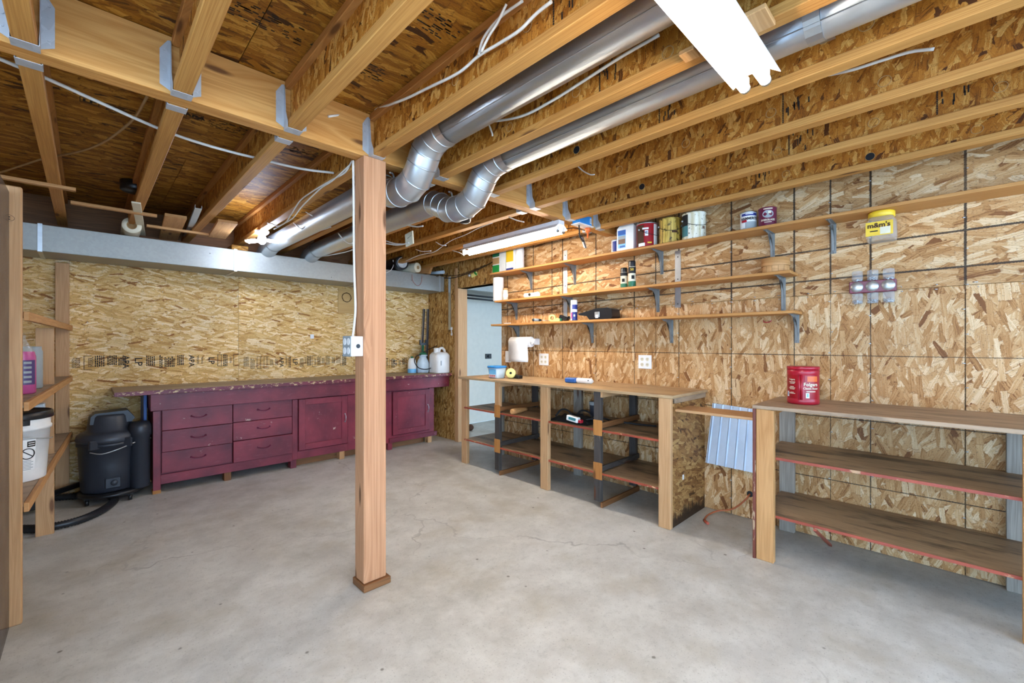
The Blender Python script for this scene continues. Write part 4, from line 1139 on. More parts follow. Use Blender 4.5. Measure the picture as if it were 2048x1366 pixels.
# red gallon can
t, c, r, h = can('red_paint_can', 'red gallon paint can with white seam panel on the top shelf', 'paint can', 1294, X1, ZT1, .083, .195, 'red_label', 'tin')
a = face_ang(c)
patch(t, c, r, a + .95, .28, .006, h - .014, 'white_plastic'); patch(t, c, r, a - .75, .45, .01, h - .02, 'rust'); patch(t, c, r + .0005, a - .55, .35, .004, .03, 'white_plastic')
patch(t, c, r + .0005, a - .05, .16, .085, .13, 'white_plastic'); fine(t, c, r, a - .15, .145, .3, .014, 'white_plastic'); fine(t, c, r, a + .25, .03, .2, .012, 'yellow'); fine(t, c, r + .001, a - .05, .118, .1, .006, 'blue_dark'); fine(t, c, r + .001, a - .05, .106, .1, .006, 'blue_dark')
bail(t, c, r, h, a + .8)
# dripped yellow can
t, c, r, h = can('yellow_paint_can', 'gallon can caked in yellow brown paint drips on the top shelf', 'paint can', 1340, X1, ZT1, .080, .195, 'drip_yellow', 'drip_yellow')
a = face_ang(c); bail(t, c, r, h, a + .15); patch(t, c, r, a + .45, .28, .075, .092, 'rust')
# white dripped can
t, c, r, h = can('white_paint_can', 'large paint can with white drips and a wire bail on the top shelf', 'paint can', 1388, X1, ZT1, .084, .198, 'drip_white', 'drip_white')
a = face_ang(c); bail(t, c, r, h, a + .45); patch(t, c, r, a - .95, .42, .02, h - .015, 'teal'); patch(t, c, r + .0006, a - .95, .42, .1, h - .015, 'black_soft'); patch(t, c, r, a + .9, .14, .07, .09, 'brown_label')
# hammer finish quart
t, c, r, h = can('quart_can', 'white quart can with blue lid band and black lettering on the top shelf', 'can', 1497, X1, ZT1, .052, .125, 'white_plastic', 'tin')
a = face_ang(c); patch(t, c, r, a + .1, 1.0, h*.76, h - .012, 'blue_dark'); patch(t, c, r, a + .15, .95, .006, h*.44, 'grey_label'); patch(t, c, r + .0006, a - .75, .35, .012, .05, 'white_plastic'); patch(t, c, r + .0006, a - .55, .35, .052, .068, 'red_plastic')
wrap(t, 'HAMMERITE', c, r + .0010, a + .1, h*.60, .025, 'ink', .82, .0010); fine(t, c, r + .0006, a + .1, h*.86, .45, .005, 'white_plastic')
# maroon quart
t, c, r, h = can('maroon_can', 'maroon quart can with grey oval picture on the top shelf', 'can', 1535, X1, ZT1, .054, .128, 'maroon', 'maroon')
a = face_ang(c)
ov = MB(); n = 22
for ring, k in ((1.0, 0), ):
    b = len(ov.v); ov.v.append(Vector((c.x + (r+.0012)*math.cos(a+.05), c.y + (r+.0012)*math.sin(a+.05), c.z + .082)))
    for i in range(n):
        q = 2*math.pi*i/n; aa = a + .05 + .62*math.cos(q); ov.v.append(Vector((c.x + (r+.0012)*math.cos(aa), c.y + (r+.0012)*math.sin(aa), c.z + .082 + .026*math.sin(q))))
    for i in range(n): ov.faceidx([b, b+1+i, b+1+(i+1) % n], [(0, 0), (.01, 0), (.01, .01)], True)
put('label_oval', ov, 'grey_label', t)
patch(t, c, r + .0012, a + .22, .16, .084, .100, 'cream')
wrap(t, 'EVERGLAZE', c, r, a + .05, .042, .016, 'cream', 1.0, .0006); fine(t, c, r, a + .05, .117, .5, .006, 'cream'); fine(t, c, r, a + .05, .027, .4, .004, 'cream')
# candy jar hung by its lid under the top shelf
y = pos(1763, 3.30); cj = thing('candy_jar', 'clear square candy jar with yellow lid screwed under the top shelf', 'jar', (3.30, y, 1.86)); zt = 2.0335
def sq(r, k=.62, n=24):
    out = []
    for i in range(n):
        q = 2*math.pi*i/n; e = 4.0
        out.append(((abs(math.cos(q))**(2/e))*math.copysign(r, math.cos(q)), (abs(math.sin(q))**(2/e))*math.copysign(r, math.sin(q))))
    return out
def squircle_loft(c, levels, n=24):
    m = MB()
    for (r, z) in levels:
        for (px_, py_) in sq(r, n=n): m.v.append(Vector((c[0] + px_, c[1] + py_, z)))
    for i in range(len(levels)-1):
        for k in range(n):
            k2 = (k+1) % n; m.faceidx([i*n+k, i*n+k2, (i+1)*n+k2, (i+1)*n+k], [(k*.01, levels[i][1]), (k*.01+.01, levels[i][1]), (k*.01+.01, levels[i+1][1]), (k*.01, levels[i+1][1])], True)
    m.faceidx(list(range(n))[::-1], [(0, 0)]*n); m.faceidx([(len(levels)-1)*n + k for k in range(n)], [(0, 0)]*n)
    return m
put('jar_lid', MB().lathe([(0, 0), (.058, 0), (.061, -.004), (.061, -.032), (.056, -.034), (0, -.034)], (3.30, y, zt), 28), 'yellow', cj)
put('jar_body', squircle_loft((3.30, y), [(.055, zt - .034), (.057, zt - .045), (.068, zt - .06), (.069, zt - .15), (.066, zt - .165), (.060, zt - .17)]), 'clear_plastic', cj)
put('jar_label', MB().box(3.2295, 3.2306, y - .056, y + .064, zt - .145, zt - .066), 'yellow', cj)
put('label_patch', MB().box(3.2287, 3.2294, y - .045, y - .0, zt - .14, zt - .10), 'cream', cj)
text(cj, "m&m's", (3.2285, y + .006, zt - .088), (0, -1, 0), (0, 0, 1), .037, 'rust', bold=.0014)
put('small_print', MB().box(3.2288, 3.2294, y + .01, y + .045, zt - .122, zt - .116), 'ink', cj)

# ------------------------------------------------------------------ middle shelf
y = pos(997, 3.29); pr = thing('paper_towel_roll', 'white paper towel roll standing on the doorway end of the middle shelf', 'paper towel', (3.29, y, ZT2))
put('roll_body', MB().lathe([(.02, 0), (.057, 0), (.057, 0), (.058, .14), (.057, .262), (.057, .262), (.02, .262)], (3.29, y, ZT2), 24), 'paper_white', pr)
put('loose_sheet', MB().lathe([(.0605, .004), (.061, .13), (.0605, .258)], (3.29, y, ZT2), 10, (0, 0, 1), R(140), R(215)), 'paper_white', pr)
y = pos(1011, 3.25); sj = thing('small_jar', 'small cream jar with a white label beside the standing paper towel roll', 'jar', (3.25, y, ZT2))
put('jar_body', MB().lathe([(0, 0), (.026, 0), (.028, .004), (.028, .10), (.024, .108), (0, .108)], (3.25, y, ZT2), 18), 'cream', sj)
put('label_patch', MB().lathe([(.0286, .03), (.0286, .065)], (3.25, y, ZT2), 18), 'paper_white', sj)
put('jar_lid', MB().lathe([(.027, .1085), (.027, .128), (0, .13)], (3.25, y, ZT2), 18), 'brown_card', sj)
y = pos(1063, 3.30)
pm = thing('pump_part', 'white pump fitting with a dark spout lying on the middle shelf', 'fitting', (3.30, y, ZT2))
put('pump_body', MB().tube(smooth_path([(3.30, y + .09, ZT2 + .03), (3.30, y + .03, ZT2 + .028), (3.30, y - .05, ZT2 + .028), (3.29, y - .10, ZT2 + .03)], 3), .028, 10), 'paper_white', pm)
put('pump_spout', MB().sphere((3.268, y, ZT2 + .034), .014, 10, 6), 'black_plastic', pm)
y = pos(1013, 3.24); tag(put('flat_card', MB().box(3.218, 3.27, y - .09, y + .02, ZT2, ZT2 + .006), 'brown_card'), 'flat brown card on the middle shelf beneath the small jar', 'card') if False else None
def spray(u, X, zb, r, h, label, cols, words, name='spray_can'):
    y = pos(u, X); c = Vector((X, y, zb)); t = thing(name, label, 'spray can', c)
    put('can_body', MB().lathe([(0, 0), (r*.95, 0), (r, .004), (r, .004), (r, h*.76), (r*.97, h*.775)], c, 20), cols[0], t)
    put('spray_cap', MB().lathe([(r*.96, h*.775), (r*.96, h*.775), (r*.96, h*.95), (r*.90, h), (0, h)], c, 20), cols[1], t)
    a = face_ang(c)
    for (z0, z1, m2, da, hw) in cols[2]: patch(t, c, r, a + da, hw, h*z0, h*z1, m2)
    for (s, z, sz, m2) in words: wrap(t, s, c, r, a, h*z, sz, m2, .9, .0003)
    return t
spray(1248, 3.29, ZT2, .030, .175, 'shorter black capped spray can with green base on the middle shelf', ('cream', 'black_plastic', ((.0, .22, 'green_dark', 0, 1.4), (.60, .76, 'black_soft', 0, 1.4), (.3, .46, 'ink', -.2, .4))), ())
spray(1264, 3.27, ZT2, .031, .22, 'taller black capped spray can with green base on the middle shelf', ('cream', 'black_plastic', ((.0, .22, 'green_dark', 0, 1.4), (.52, .76, 'black_soft', 0, 1.4), (.3, .44, 'ink', .25, .4))), (('50', .66, .03, 'yellow'),))
# round wooden tub
y = pos(1551, 3.31); wt = thing('wooden_tub', 'round wooden tub with a carved band at the right end of the middle shelf', 'tub', (3.31, y, ZT2))
put('tub_band', MB().lathe([(.083, .045), (.084, .05), (.083, .098), (.078, .10), (0, .10)], (3.31, y, ZT2), 28), 'lumber_pale', wt)
for k in range(14):
    a0 = 2*math.pi*k/14; put('stave', MB().lathe([(.079, 0), (.08, .044)], (3.31, y, ZT2), 3, (0, 0, 1), a0 + .01, a0 + 2*math.pi/14 - .01), 'lumber_pale', wt)
put('tub_base', MB().lathe([(0, .002), (.078, .002)], (3.31, y, ZT2), 28), 'lumber_brown', wt)

# ------------------------------------------------------------------ lowest shelf
c = Vector((3.235, pos(1015, 3.235), ZT3)); tag(put('flat_pencil', MB().bar(c + Vector((0, .05, .004)), c + Vector((0, -.05, .004)), .012, .007), 'paper_white', bevel=.001), 'flat white carpenter pencil at the doorway end of the lowest shelf', 'pencil')
sd = thing('screwdriver', 'grey and black handled screwdriver overhanging the lowest shelf edge', 'screwdriver', onx(1080, 650, 3.21))
a = Vector((3.26, pos(1098, 3.26), ZT3 + .012)); b = onx(1083, 646, 3.20); b.z = ZT3 + .016
d = (b - a).normalized()
put('blade', MB().cyl(a, b, .0035, n=8), 'bare_steel', sd)
put('handle', MB().tube([b, b + d*.02, b + d*.05, b + d*.085, b + d*.095], [.008, .013, .0125, .014, .006], 12), 'black_plastic', sd)
put('handle_grip', MB().tube([b + d*.03, b + d*.055, b + d*.075], [.0135, .0138, .0146], 12), 'grey_label', sd)
tp = thing('tape_dispenser', 'pale yellow tape roll with green side on the lowest shelf', 'tape', (3.28, pos(1107, 3.28), ZT3))
c = Vector((3.27, pos(1104, 3.27), ZT3 + .037))
put('tape_ring', MB().lathe([(.02, 0), (.036, 0), (.036, 0), (.036, .03), (.036, .03), (.02, .03), (.02, 0)], c, 22, (1, .3, 0)), 'tape_yellow', tp)
put('dispenser', MB().prism([(-.03, -.037), (.045, -.037), (.045, -.01), (.01, .0), (-.01, -.012)], c + Vector((.0, -.05, 0)), (0, -1, 0), (0, 0, 1), (1, 0, 0), .03), 'tape_yellow', tp, bevel=.003)
put('green_tab', MB().box(c.x, c.x + .03, c.y - .115, c.y - .096, ZT3, ZT3 + .03), 'green_dark', tp, bevel=.003)
c = Vector((3.30, pos(1128, 3.30), ZT3))
cr = thing('cord_coil', 'small heap of black cord between the tape and the blue spray can', 'cord', c)
rr = random.Random(9); pts = [c + Vector((rr.uniform(-.03, .03), rr.uniform(-.075, .075), rr.uniform(.008, .05))) for _ in range(16)]
put('cord_loops', MB().tube(smooth_path(pts, 5), .0065, 7), 'black_soft', cr)
put('cord_plug', MB().obox(c + Vector((0, .0, .03)), (0, 1, .4), (1, 0, 0), (0, -.4, 1), .05, .02, .02), 'black_plastic', cr, bevel=.004)
t = spray(1148, 3.28, ZT3, .033, .195, 'blue and white aerosol can standing on the lowest shelf', ('blue_dark', 'white_plastic', ((.02, .76, 'white_plastic', -1.1, .55), (.42, .55, 'white_plastic', 0, 1.3), (.1, .4, 'pink_fluid', -.75, .25), (.2, .3, 'white_plastic', .1, .2))), ())
# drill case
y0 = pos(1160, 3.27); y1 = pos(1229, 3.27); yc = (y0 + y1) / 2
dc = thing('tool_case', 'black plastic drill case with a silver latch lying on the lowest shelf', 'tool case', (3.29, yc, ZT3))
prof = [(y1 + .0, .02), (y1 + .01, .085), (y1 + .05, .10), (yc - .02, .10), (yc + .06, .082), (y0, .06), (y0 - .02, .045), (y0 - .10, .035), (y0 - .13, .0), (y1 + .02, .0)]
put('case_shell', MB().prism(prof, (3.235, 0, ZT3), (0, 1, 0), (0, 0, 1), (1, 0, 0), .13), 'black_plastic', dc, bevel=.006)
put('case_snout', MB().cyl((3.29, y0 - .11, ZT3 + .06), (3.29, y0 + .0, ZT3 + .056), .018, .009, 12), 'black_plastic', dc)
put('latch', MB().box(3.229, 3.2345, yc - .055, yc - .005, ZT3 + .02, ZT3 + .068), 'tin', dc, bevel=.002)
put('latch_tab', MB().box(3.226, 3.2285, yc - .045, yc - .015, ZT3 + .012, ZT3 + .042), 'white_enamel', dc, bevel=.001)
# paper towels on a holder under the lowest shelf
ya = pos(1021, 3.30); yb2 = pos(1060, 3.30)
ph = thing('towel_holder', 'white wall paper towel holder with a hanging sheet under the lowest shelf', 'paper towel', (3.31, (ya+yb2)/2, 1.10))
zc = 1.285
put('towel_roll', MB().cyl((3.32, yb2, zc), (3.32, ya, zc), .055, n=26), 'paper_white', ph)
m = MB(); n = 10; bx = len(m.v)
pts = [(3.268, zc + .02), (3.2635, zc - .01), (3.263, zc - .06), (3.265, zc - .12), (3.268, zc - .18), (3.262, zc - .21)]
for (x, z) in pts: m.v += [Vector((x, yb2 + .004 - (zc - z)*.05, z)), Vector((x, ya - .004, z))]
for i in range(len(pts)-1): m.faceidx([bx+2*i, bx+2*i+1, bx+2*i+3, bx+2*i+2], [(0, i*.04), (.2, i*.04), (.2, i*.04+.04), (0, i*.04+.04)], True)
o = put('hanging_sheet', m, 'paper_white', ph); s_ = o.modifiers.new('thick', 'SOLIDIFY'); s_.thickness = .001
put('holder_arm', MB().box(3.30, 3.418, yb2 - .035, yb2 - .012, zc - .03, zc + .035), 'white_plastic', ph, bevel=.006)
put('holder_hub', MB().cyl((3.32, yb2 - .06, zc), (3.32, yb2 - .001, zc), .024, n=16), 'white_plastic', ph)
put('holder_arm', MB().box(3.30, 3.418, ya + .004, ya + .02, zc - .03, zc + .035), 'white_plastic', ph, bevel=.006)
put('holder_back', MB().box(3.408, 3.4185, yb2 - .03, ya + .015, zc - .02, zc + .03), 'white_plastic', ph)
# outlet plates
def plate(label, u0, v0, u1, v1, sockets):
    a = onx(u0, v0, XR - .003); b = onx(u1, v1, XR - .003); y0, y1 = b.y, a.y; z0, z1 = b.z, a.z
    t = thing('outlet_plate', label, 'outlet', (XR - .003, (y0+y1)/2, z0), 'white wall plates')
    put('cover', MB().box(XR - .007, XR - .0005, y0, y1, z0, z1), 'white_plastic', t, bevel=.002)
    for (fy, fz) in sockets:
        c = (XR - .007, y0 + (y1-y0)*fy, z0 + (z1-z0)*fz)
        s = put('socket', MB().lathe([(0, .0018), (.0155, .0018), (.0155, .0018), (.0165, 0)], c, 16, (-1, 0, 0)), 'cream', t)
        put('slot', MB().box(c[0] - .0026, c[0] - .0019, c[1] - .007, c[1] - .004, c[2] - .001, c[2] + .008).box(c[0] - .0026, c[0] - .0019, c[1] + .004, c[1] + .007, c[2] - .001, c[2] + .008).box(c[0] - .0026, c[0] - .0019, c[1] - .002, c[1] + .002, c[2] - .009, c[2] - .005), 'ink', s)
    if not sockets: put('switch_toggle', MB().box(XR - .016, XR - .0072, (y0+y1)/2 - .005, (y0+y1)/2 + .005, (z0+z1)/2 - .008, (z0+z1)/2 + .010), 'white_plastic', t, bevel=.002)
plate('white light switch plate next to the hanging paper towels', 1011, 702, 1022, 725, ())
plate('white four socket outlet plate right of the hanging paper towels', 1078.5, 707, 1097, 731, ((.3, .3), (.7, .3), (.3, .7), (.7, .7)))
plate('white four socket outlet plate above the middle of the open workbench', 1277, 710, 1303, 738, ((.3, .3), (.7, .3), (.3, .7), (.7, .7)))
c = ony(624, 673, YB - .004); tag(put('wall_bracket', MB().box(c.x - .02, c.x + .02, YB - .012, YB - .0005, c.z - .025, c.z + .025), 'white_enamel', bevel=.003), 'tiny white fitting alone on the back wall boards', 'fitting')

# ------------------------------------------------------------------ revolving jar rack on the right wall
y0 = onx(1793, 570, 3.36).y; y1 = onx(1699, 578, 3.36).y; zc = 1.612
jr = thing('jar_rack', 'glossy maroon wall rack holding six glass jars of screws', 'rack', (3.37, (y0+y1)/2, 1.575))
put('rack_bar', MB().box(3.345, 3.405, y0, y1, zc - .036, zc + .034), 'maroon_glossy', jr, bevel=.003)
put('rack_back', MB().box(3.4055, 3.4185, y0 + .02, y1 - .02, zc - .03, zc + .03), 'maroon', jr)
GX = 3.365
for i in range(3):
    y = y1 - .037 - i * (y1 - y0 - .072) / 2
    hub = put('jar_lid_disc', MB().lathe([(.0, .010), (.018, .009), (.029, .004), (.031, 0), (.031, 0), (.033, -.002)], (3.3445, y, zc), 22, (-1, 0, 0)), 'tin', jr)
    for s in (1, -1):
        z0 = zc + s * (.035 if s > 0 else .037)
        j = put('glass_jar', MB().lathe([(.026, 0), (.027, s*.004), (.027, s*.058), (.022, s*.064), (0, s*.064)], (GX + .005, y, z0), 18), 'clear_glass', jr)
        sc_ = MB(); rq = random.Random(i*3+s)
        for q in range(26):
            ang = rq.uniform(0, 6.28); rad = .02 * math.sqrt(rq.random()); zz = (z0 - .060 + rq.random()*.018) if s < 0 else (z0 + .004 + rq.random()*(.006 if i != 1 else .02))
            p = Vector((GX + .005 + rad*math.cos(ang), y + rad*math.sin(ang), zz)); dd = Vector((rq.uniform(-1, 1), rq.uniform(-1, 1), rq.uniform(-.5, .5))).normalized()*.006
            sc_.cyl(p - dd*1.4, p + dd*1.4, .003, n=5)
        put('screws', sc_, 'bare_steel', j)['kind'] = 'stuff'

# ------------------------------------------------------------------ coffee canister on the right shelf unit
c = Vector((3.10, onx(1606, 760, 3.10).y, .907)); a = face_ang(c)
cf = thing('coffee_canister', 'red plastic coffee canister with grip grooves standing on the right shelf unit', 'canister', c)
r = .083; h = .225
put('canister_body', MB().lathe([(0, 0), (r*.95, 0), (r, .008), (r, .024), (r*.985, .027), (r*.985, h - .045), (r, h - .042), (r, h - .022), (r*.97, h - .02), (r*.97, h - .02)], c, 36), 'red_plastic', cf)
put('canister_lid', MB().lathe([(r*.975, h - .019), (r*1.02, h - .017), (r*1.02, h - .003), (r*.98, h), (0, h - .001)], c, 36), 'red_plastic', cf)
for da in (-.22, -.08): put('grip_ridge', MB().tube([(c.x + r*math.cos(a+da), c.y + r*math.sin(a+da), c.z + .03), (c.x + r*math.cos(a+da), c.y + r*math.sin(a+da), c.z + h - .048)], .005, 8), 'red_plastic', cf)
put('grip_groove', MB().tube([(c.x + (r-.001)*math.cos(a-.15), c.y + (r-.001)*math.sin(a-.15), c.z + .03), (c.x + (r-.001)*math.cos(a-.15), c.y + (r-.001)*math.sin(a-.15), c.z + h - .048)], .0025, 6), 'red_label', cf)
patch(cf, c, r*.987, a - .80, .46, .034, h - .052, 'red_label'); patch(cf, c, r*.987, a + .55, .44, .034, h - .052, 'red_label')
patch(cf, c, r*.992, a + .62, .36, h - .088, h - .056, 'orange'); patch(cf, c, r*.995, a + .28, .11, .04, .07, 'paper_white'); patch(cf, c, r*.995, a - 1.08, .1, .044, .075, 'paper_white')
patch(cf, c, r*.999, a + .28, .05, .046, .066, 'blue_sky'); patch(cf, c, r*.999, a - 1.08, .05, .05, .07, 'blue_sky')
wrap(cf, 'Folgers', c, r, a + .50, h - .105, .028, 'cream', .95, .0006); wrap(cf, 'Classic Roast', c, r, a + .50, h - .128, .017, 'cream', .9, .0004); fine(cf, c, r, a + .50, h - .146, .3, .005, 'cream')
wrap(cf, 'Folgers', c, r, a - .72, h - .078, .014, 'cream', .9, .0003)
for q, z in enumerate((.132, .124, .104, .097, .090, .070, .064)): fine(cf, c, r*.993, a - .72, z, .24 - .05*(q % 3), .0035, 'cream')

# ------------------------------------------------------------------ on the open workbench
ZW = .9165
p = onx(994, 760, 2.99); c = Vector((2.99, p.y, ZW)); a = face_ang(c)
wp = thing('wipes_tub', 'clear plastic tub with bright blue lid and label on the open workbench', 'tub', c)
put('tub_body', squircle_loft((c.x, c.y), [(.062, ZW + .001), (.065, ZW + .01), (.078, ZW + .105)]), 'bluish_plastic', wp)
put('tub_lid', squircle_loft((c.x, c.y), [(.080, ZW + .105), (.084, ZW + .108), (.084, ZW + .122), (.078, ZW + .126)]), 'blue_bright', wp)
d = TOCAM(c); sd = Vector((-d.y, d.x, 0)); up = Vector((0, 0, 1))
put('tub_label', MB().box(c.x - .0775, c.x - .0762, c.y - .068, c.y + .035, ZW + .012, ZW + .095), 'blue_sky', wp)
put('label_patch', MB().box(c.x - .0785, c.x - .0777, c.y - .065, c.y + .032, ZW + .012, ZW + .04), 'paper_white', wp)
for k in range(6): put('small_print', MB().box(c.x - .0795, c.x - .0786, c.y - .06 + .015*k, c.y - .05 + .015*k, ZW + .024, ZW + .037), 'red_plastic', wp)
put('small_print', MB().box(c.x - .0795, c.x - .0786, c.y - .058, c.y + .025, ZW + .014, ZW + .019), 'red_plastic', wp)
p = onx(1022, 755, 3.06); tr = thing('tape_measure', 'yellow tape roll lying tilted beside the blue lidded tub', 'tape', (3.06, p.y, ZW))
put('tape_body', MB().lathe([(.012, -.03), (.045, -.03), (.05, -.024), (.05, .024), (.045, .03), (.012, .03)], (3.06, p.y, ZW + .05), 24, (-.75, -.6, .2)), 'tape_yellow', tr)
put('tape_core', MB().lathe([(0, .022), (.013, .022), (.013, .031)], (3.06, p.y, ZW + .05), 16, (-.75, -.6, .2)), 'black_soft', tr)
p = onx(1034, 757, 3.1); tag(put('black_clip', MB().obox((3.10, p.y, ZW + .018), (0, 1, .1), (1, 0, 0), (0, -.1, 1), .055, .03, .017), 'black_plastic', bevel=.006), 'small black plastic clip behind the yellow tape roll on the open workbench', 'clip')
p = onz(1154, 767, ZW); e = Vector((.12, -1, 0)).normalized()
pb = thing('paint_brush', 'blue bristled brush with a white handle lying on the open workbench', 'brush', p)
c0 = p - e*.13 + Vector((.04, 0, .024))
put('bristles', MB().obox(c0 + e*.05, e, (e.y, -e.x, 0), (0, 0, 1), .055, .04, .021), 'blue', pb, bevel=.008)
put('handle', MB().tube([c0 + e*.10, c0 + e*.115, c0 + e*.18, c0 + e*.245, c0 + e*.26], [.02, .025, .024, .024, .012], 14), 'white_plastic', pb)
put('hang_hole', MB().sphere(c0 + e*.225 + Vector((-.021, -.004, .006)), .006, 8, 5), 'black_soft', pb)
# inside, upper shelf of the workbench
ZS = .6005
p = onz(1026, 823, ZS + .03); q = onz(1060, 817, ZS + .03)
dw = thing('turned_handle', 'pale round wooden handle lying on the upper shelf of the open workbench', 'handle', (p.x, p.y, ZS))
d = (q - p).normalized(); p = p - d*.02
put('handle_shaft', MB().tube([p, p + d*.006, p + d*.05, p + d*.10, p + d*.17, p + d*.22], [.018, .026, .029, .026, .020, .016], 16), 'lumber_pale', dw)
bg_ = thing('tool_bag', 'crumpled black cloth tool bag on the upper shelf of the open workbench', 'bag', (3.05, 2.27, ZS))
rr = random.Random(4); m = MB(); n, kk = 22, 9
A0 = onz(1105, 842, ZS); B0 = onz(1190, 862, ZS)
for i in range(n+1):
    for j in range(kk+1):
        s, t_ = i/n, j/kk
        hgt_ = .045*math.sin(math.pi*s)**.6*math.sin(math.pi*t_)**.6 * (1 + .5*rr.uniform(-1, 1))
        y = 2.50 - .42*s; x = 2.89 + .26*t_
        m.v.append(Vector((x, y, ZS + .002 + max(0, hgt_))))
for i in range(n):
    for j in range(kk):
        a_ = i*(kk+1)+j; m.faceidx([a_, a_+1, a_+kk+2, a_+kk+1], [(0, 0), (.01, 0), (.01, .01), (0, .01)], True)
put('bag_cloth', m, 'black_soft', bg_)
for (x, y) in ((2.95, 2.36), (3.02, 2.2)):
    put('bag_strap', MB().tube(smooth_path([(x, y + .1, ZS + .03), (x + .02, y + .05, ZS + .09), (x + .02, y - .03, ZS + .085), (x, y - .09, ZS + .03)], 4), .008, 6), 'black_soft', bg_)
p = onz(1148, 842, ZS + .03)
dt = thing('stapler_tool', 'white and teal hand tool lying on the black bag in the workbench', 'tool', (p.x, p.y, ZS + .02))
put('tool_body', MB().obox((p.x - .01, p.y, ZS + .05), (0, 1, .12), (1, 0, 0), (0, -.12, 1), .058, .022, .022), 'white_plastic', dt, bevel=.006)
put('tool_inset', MB().obox((p.x - .033, p.y - .005, ZS + .052), (0, 1, .12), (1, 0, 0), (0, -.12, 1), .036, .0012, .011), 'teal', dt)
put('tool_tip', MB().obox((p.x - .01, p.y - .075, ZS + .038), (0, 1, .12), (1, 0, 0), (0, -.12, 1), .014, .018, .012), 'red_plastic', dt, bevel=.003)
p = onx(1179, 840, 3.1); jt = thing('screw_jar', 'clear jar of black screws with a pale lid on the workbench shelf', 'jar', (3.20, p.y, ZS))
put('jar_glass', MB().lathe([(0, .03), (.05, .03), (.055, .036), (.058, .13), (.058, .13)], (3.20, p.y, ZS), 22), 'vac_grey', jt)
put('jar_lid', MB().lathe([(.061, .13), (.062, .133), (.062, .155), (.058, .16), (0, .158)], (3.20, p.y, ZS), 22), 'grey_label', jt)
cable('black lead trailing over the upper workbench shelf beside the jar', [(2.93, 2.1, ZS + .012), (2.97, 2.16, ZS + .03), (3.04, 2.03, ZS + .05), (3.10, 1.98, ZS + .03), (3.2, 1.8, ZS + .012), (3.24, 1.66, ZS + .01)], .008, 'black_soft')
c = onx(1500, 988, XR); tag(put('wall_hole', MB().lathe([(0, .0006), (.02, .0006), (.022, 0)], (XR - .0002, c.y, c.z), 14, (-1, 0, 0)), 'black_soft'), 'ragged dark hole low in the right wall where an orange cord enters', 'hole')
oc = thing('extension_cord', 'orange extension cord end curling out of the hole onto the floor', 'cord', onz(1408, 1035, 0))
P0 = [Vector((XR - .003, c.y, c.z)), Vector((XR - .06, c.y + .02, c.z - .04)), onz(1465, 1018, .06), onz(1435, 1022, .03), onz(1416, 1030, .012), onz(1408, 1040, .010)]
put('cord_line', MB().tube(smooth_path(P0, 6), .006, 8), 'cable_orange', oc)
put('cord_plug', MB().tube([P0[-1], P0[-1] + Vector((-.02, -.02, 0)), P0[-1] + Vector((-.045, -.045, .002))], [.008, .010, .010], 10), 'cable_red', oc)
p0 = onz(1665, 1072, .12); p1 = onz(1662, 1090, .004)
tag(put('red_stick', MB().bar(onz(1630, 1060, .25), onz(1661, 1091, .012), .016, .012), 'red_edge'), 'thin red painted stick leaning under the bottom shelf at the right', 'stick')

# ------------------------------------------------------------------ back bench: jugs, sprayer, blades
ZK = .8865
c = ony(824, 745, 4.93); sm_ = thing('blue_bottle', 'small bluish plastic bottle left of the sprayer on the back bench', 'bottle', (c.x, 4.93, ZK))
put('bottle_body', MB().lathe([(0, 0), (.05, 0), (.056, .006), (.056, .055), (.054, .06), (.054, .12), (.045, .165), (.03, .19), (0, .195)], (c.x, 4.93, ZK), 22), 'jug_plastic', sm_)
put('bottle_base', MB().lathe([(.0565, .004), (.0568, .055)], (c.x, 4.93, ZK), 22), 'blue_sky', sm_)
put('bottle_cap', MB().lathe([(.018, .19), (.018, .215), (0, .216)], (c.x, 4.93, ZK), 14), 'green_dark', sm_)
c = ony(846, 748, 4.88); sy = c.y
sp_ = thing('pump_sprayer', 'white pump garden sprayer with black hose and wand on the back bench', 'sprayer', (c.x, sy, ZK))
put('tank', MB().lathe([(0, 0), (.07, 0), (.078, .008), (.08, .05), (.08, .11), (.07, .155), (.052, .185), (.046, .195), (.046, .215), (.056, .22), (.056, .235), (0, .236)], (c.x, sy, ZK), 26), 'bluish_plastic', sp_)
put('pump_collar', MB().lathe([(.05, .2365), (.05, .25), (.03, .265), (.02, .27), (.012, .27), (.012, .36), (0, .36)], (c.x, sy, ZK), 20), 'green_dark', sp_)
put('pump_handle', MB().prism([(-.045, 0), (.045, 0), (.05, .025), (.05, .07), (.035, .07), (.032, .03), (-.032, .03), (-.035, .07), (-.05, .07), (-.05, .025)], (c.x, sy - .012, ZK + .36), (1, 0, 0), (0, 0, 1), (0, 1, 0), .024), 'black_plastic', sp_, bevel=.003)
put('hose', MB().tube(smooth_path([(c.x - .05, sy - .03, ZK + .235), (c.x - .13, sy - .05, ZK + .22), (c.x - .165, sy - .06, ZK + .15), (c.x - .12, sy - .09, ZK + .07), (c.x - .02, sy - .12, ZK + .05), (c.x + .08, sy - .12, ZK + .08), (c.x + .1, sy - .10, ZK + .11)], 6), .006, 8), 'black_soft', sp_)
put('wand', MB().tube([(c.x - .02, sy - .03, ZK + .270), (c.x + .10, sy - .01, ZK + .31), (c.x + .22, sy + .0, ZK + .352)], .006, 8), 'black_plastic', sp_)
put('tank_label', MB().lathe([(.0806, .06), (.0806, .12)], (c.x, sy, ZK), 8, (0, 0, 1), R(235), R(280)), 'green_dark', sp_) if False else None
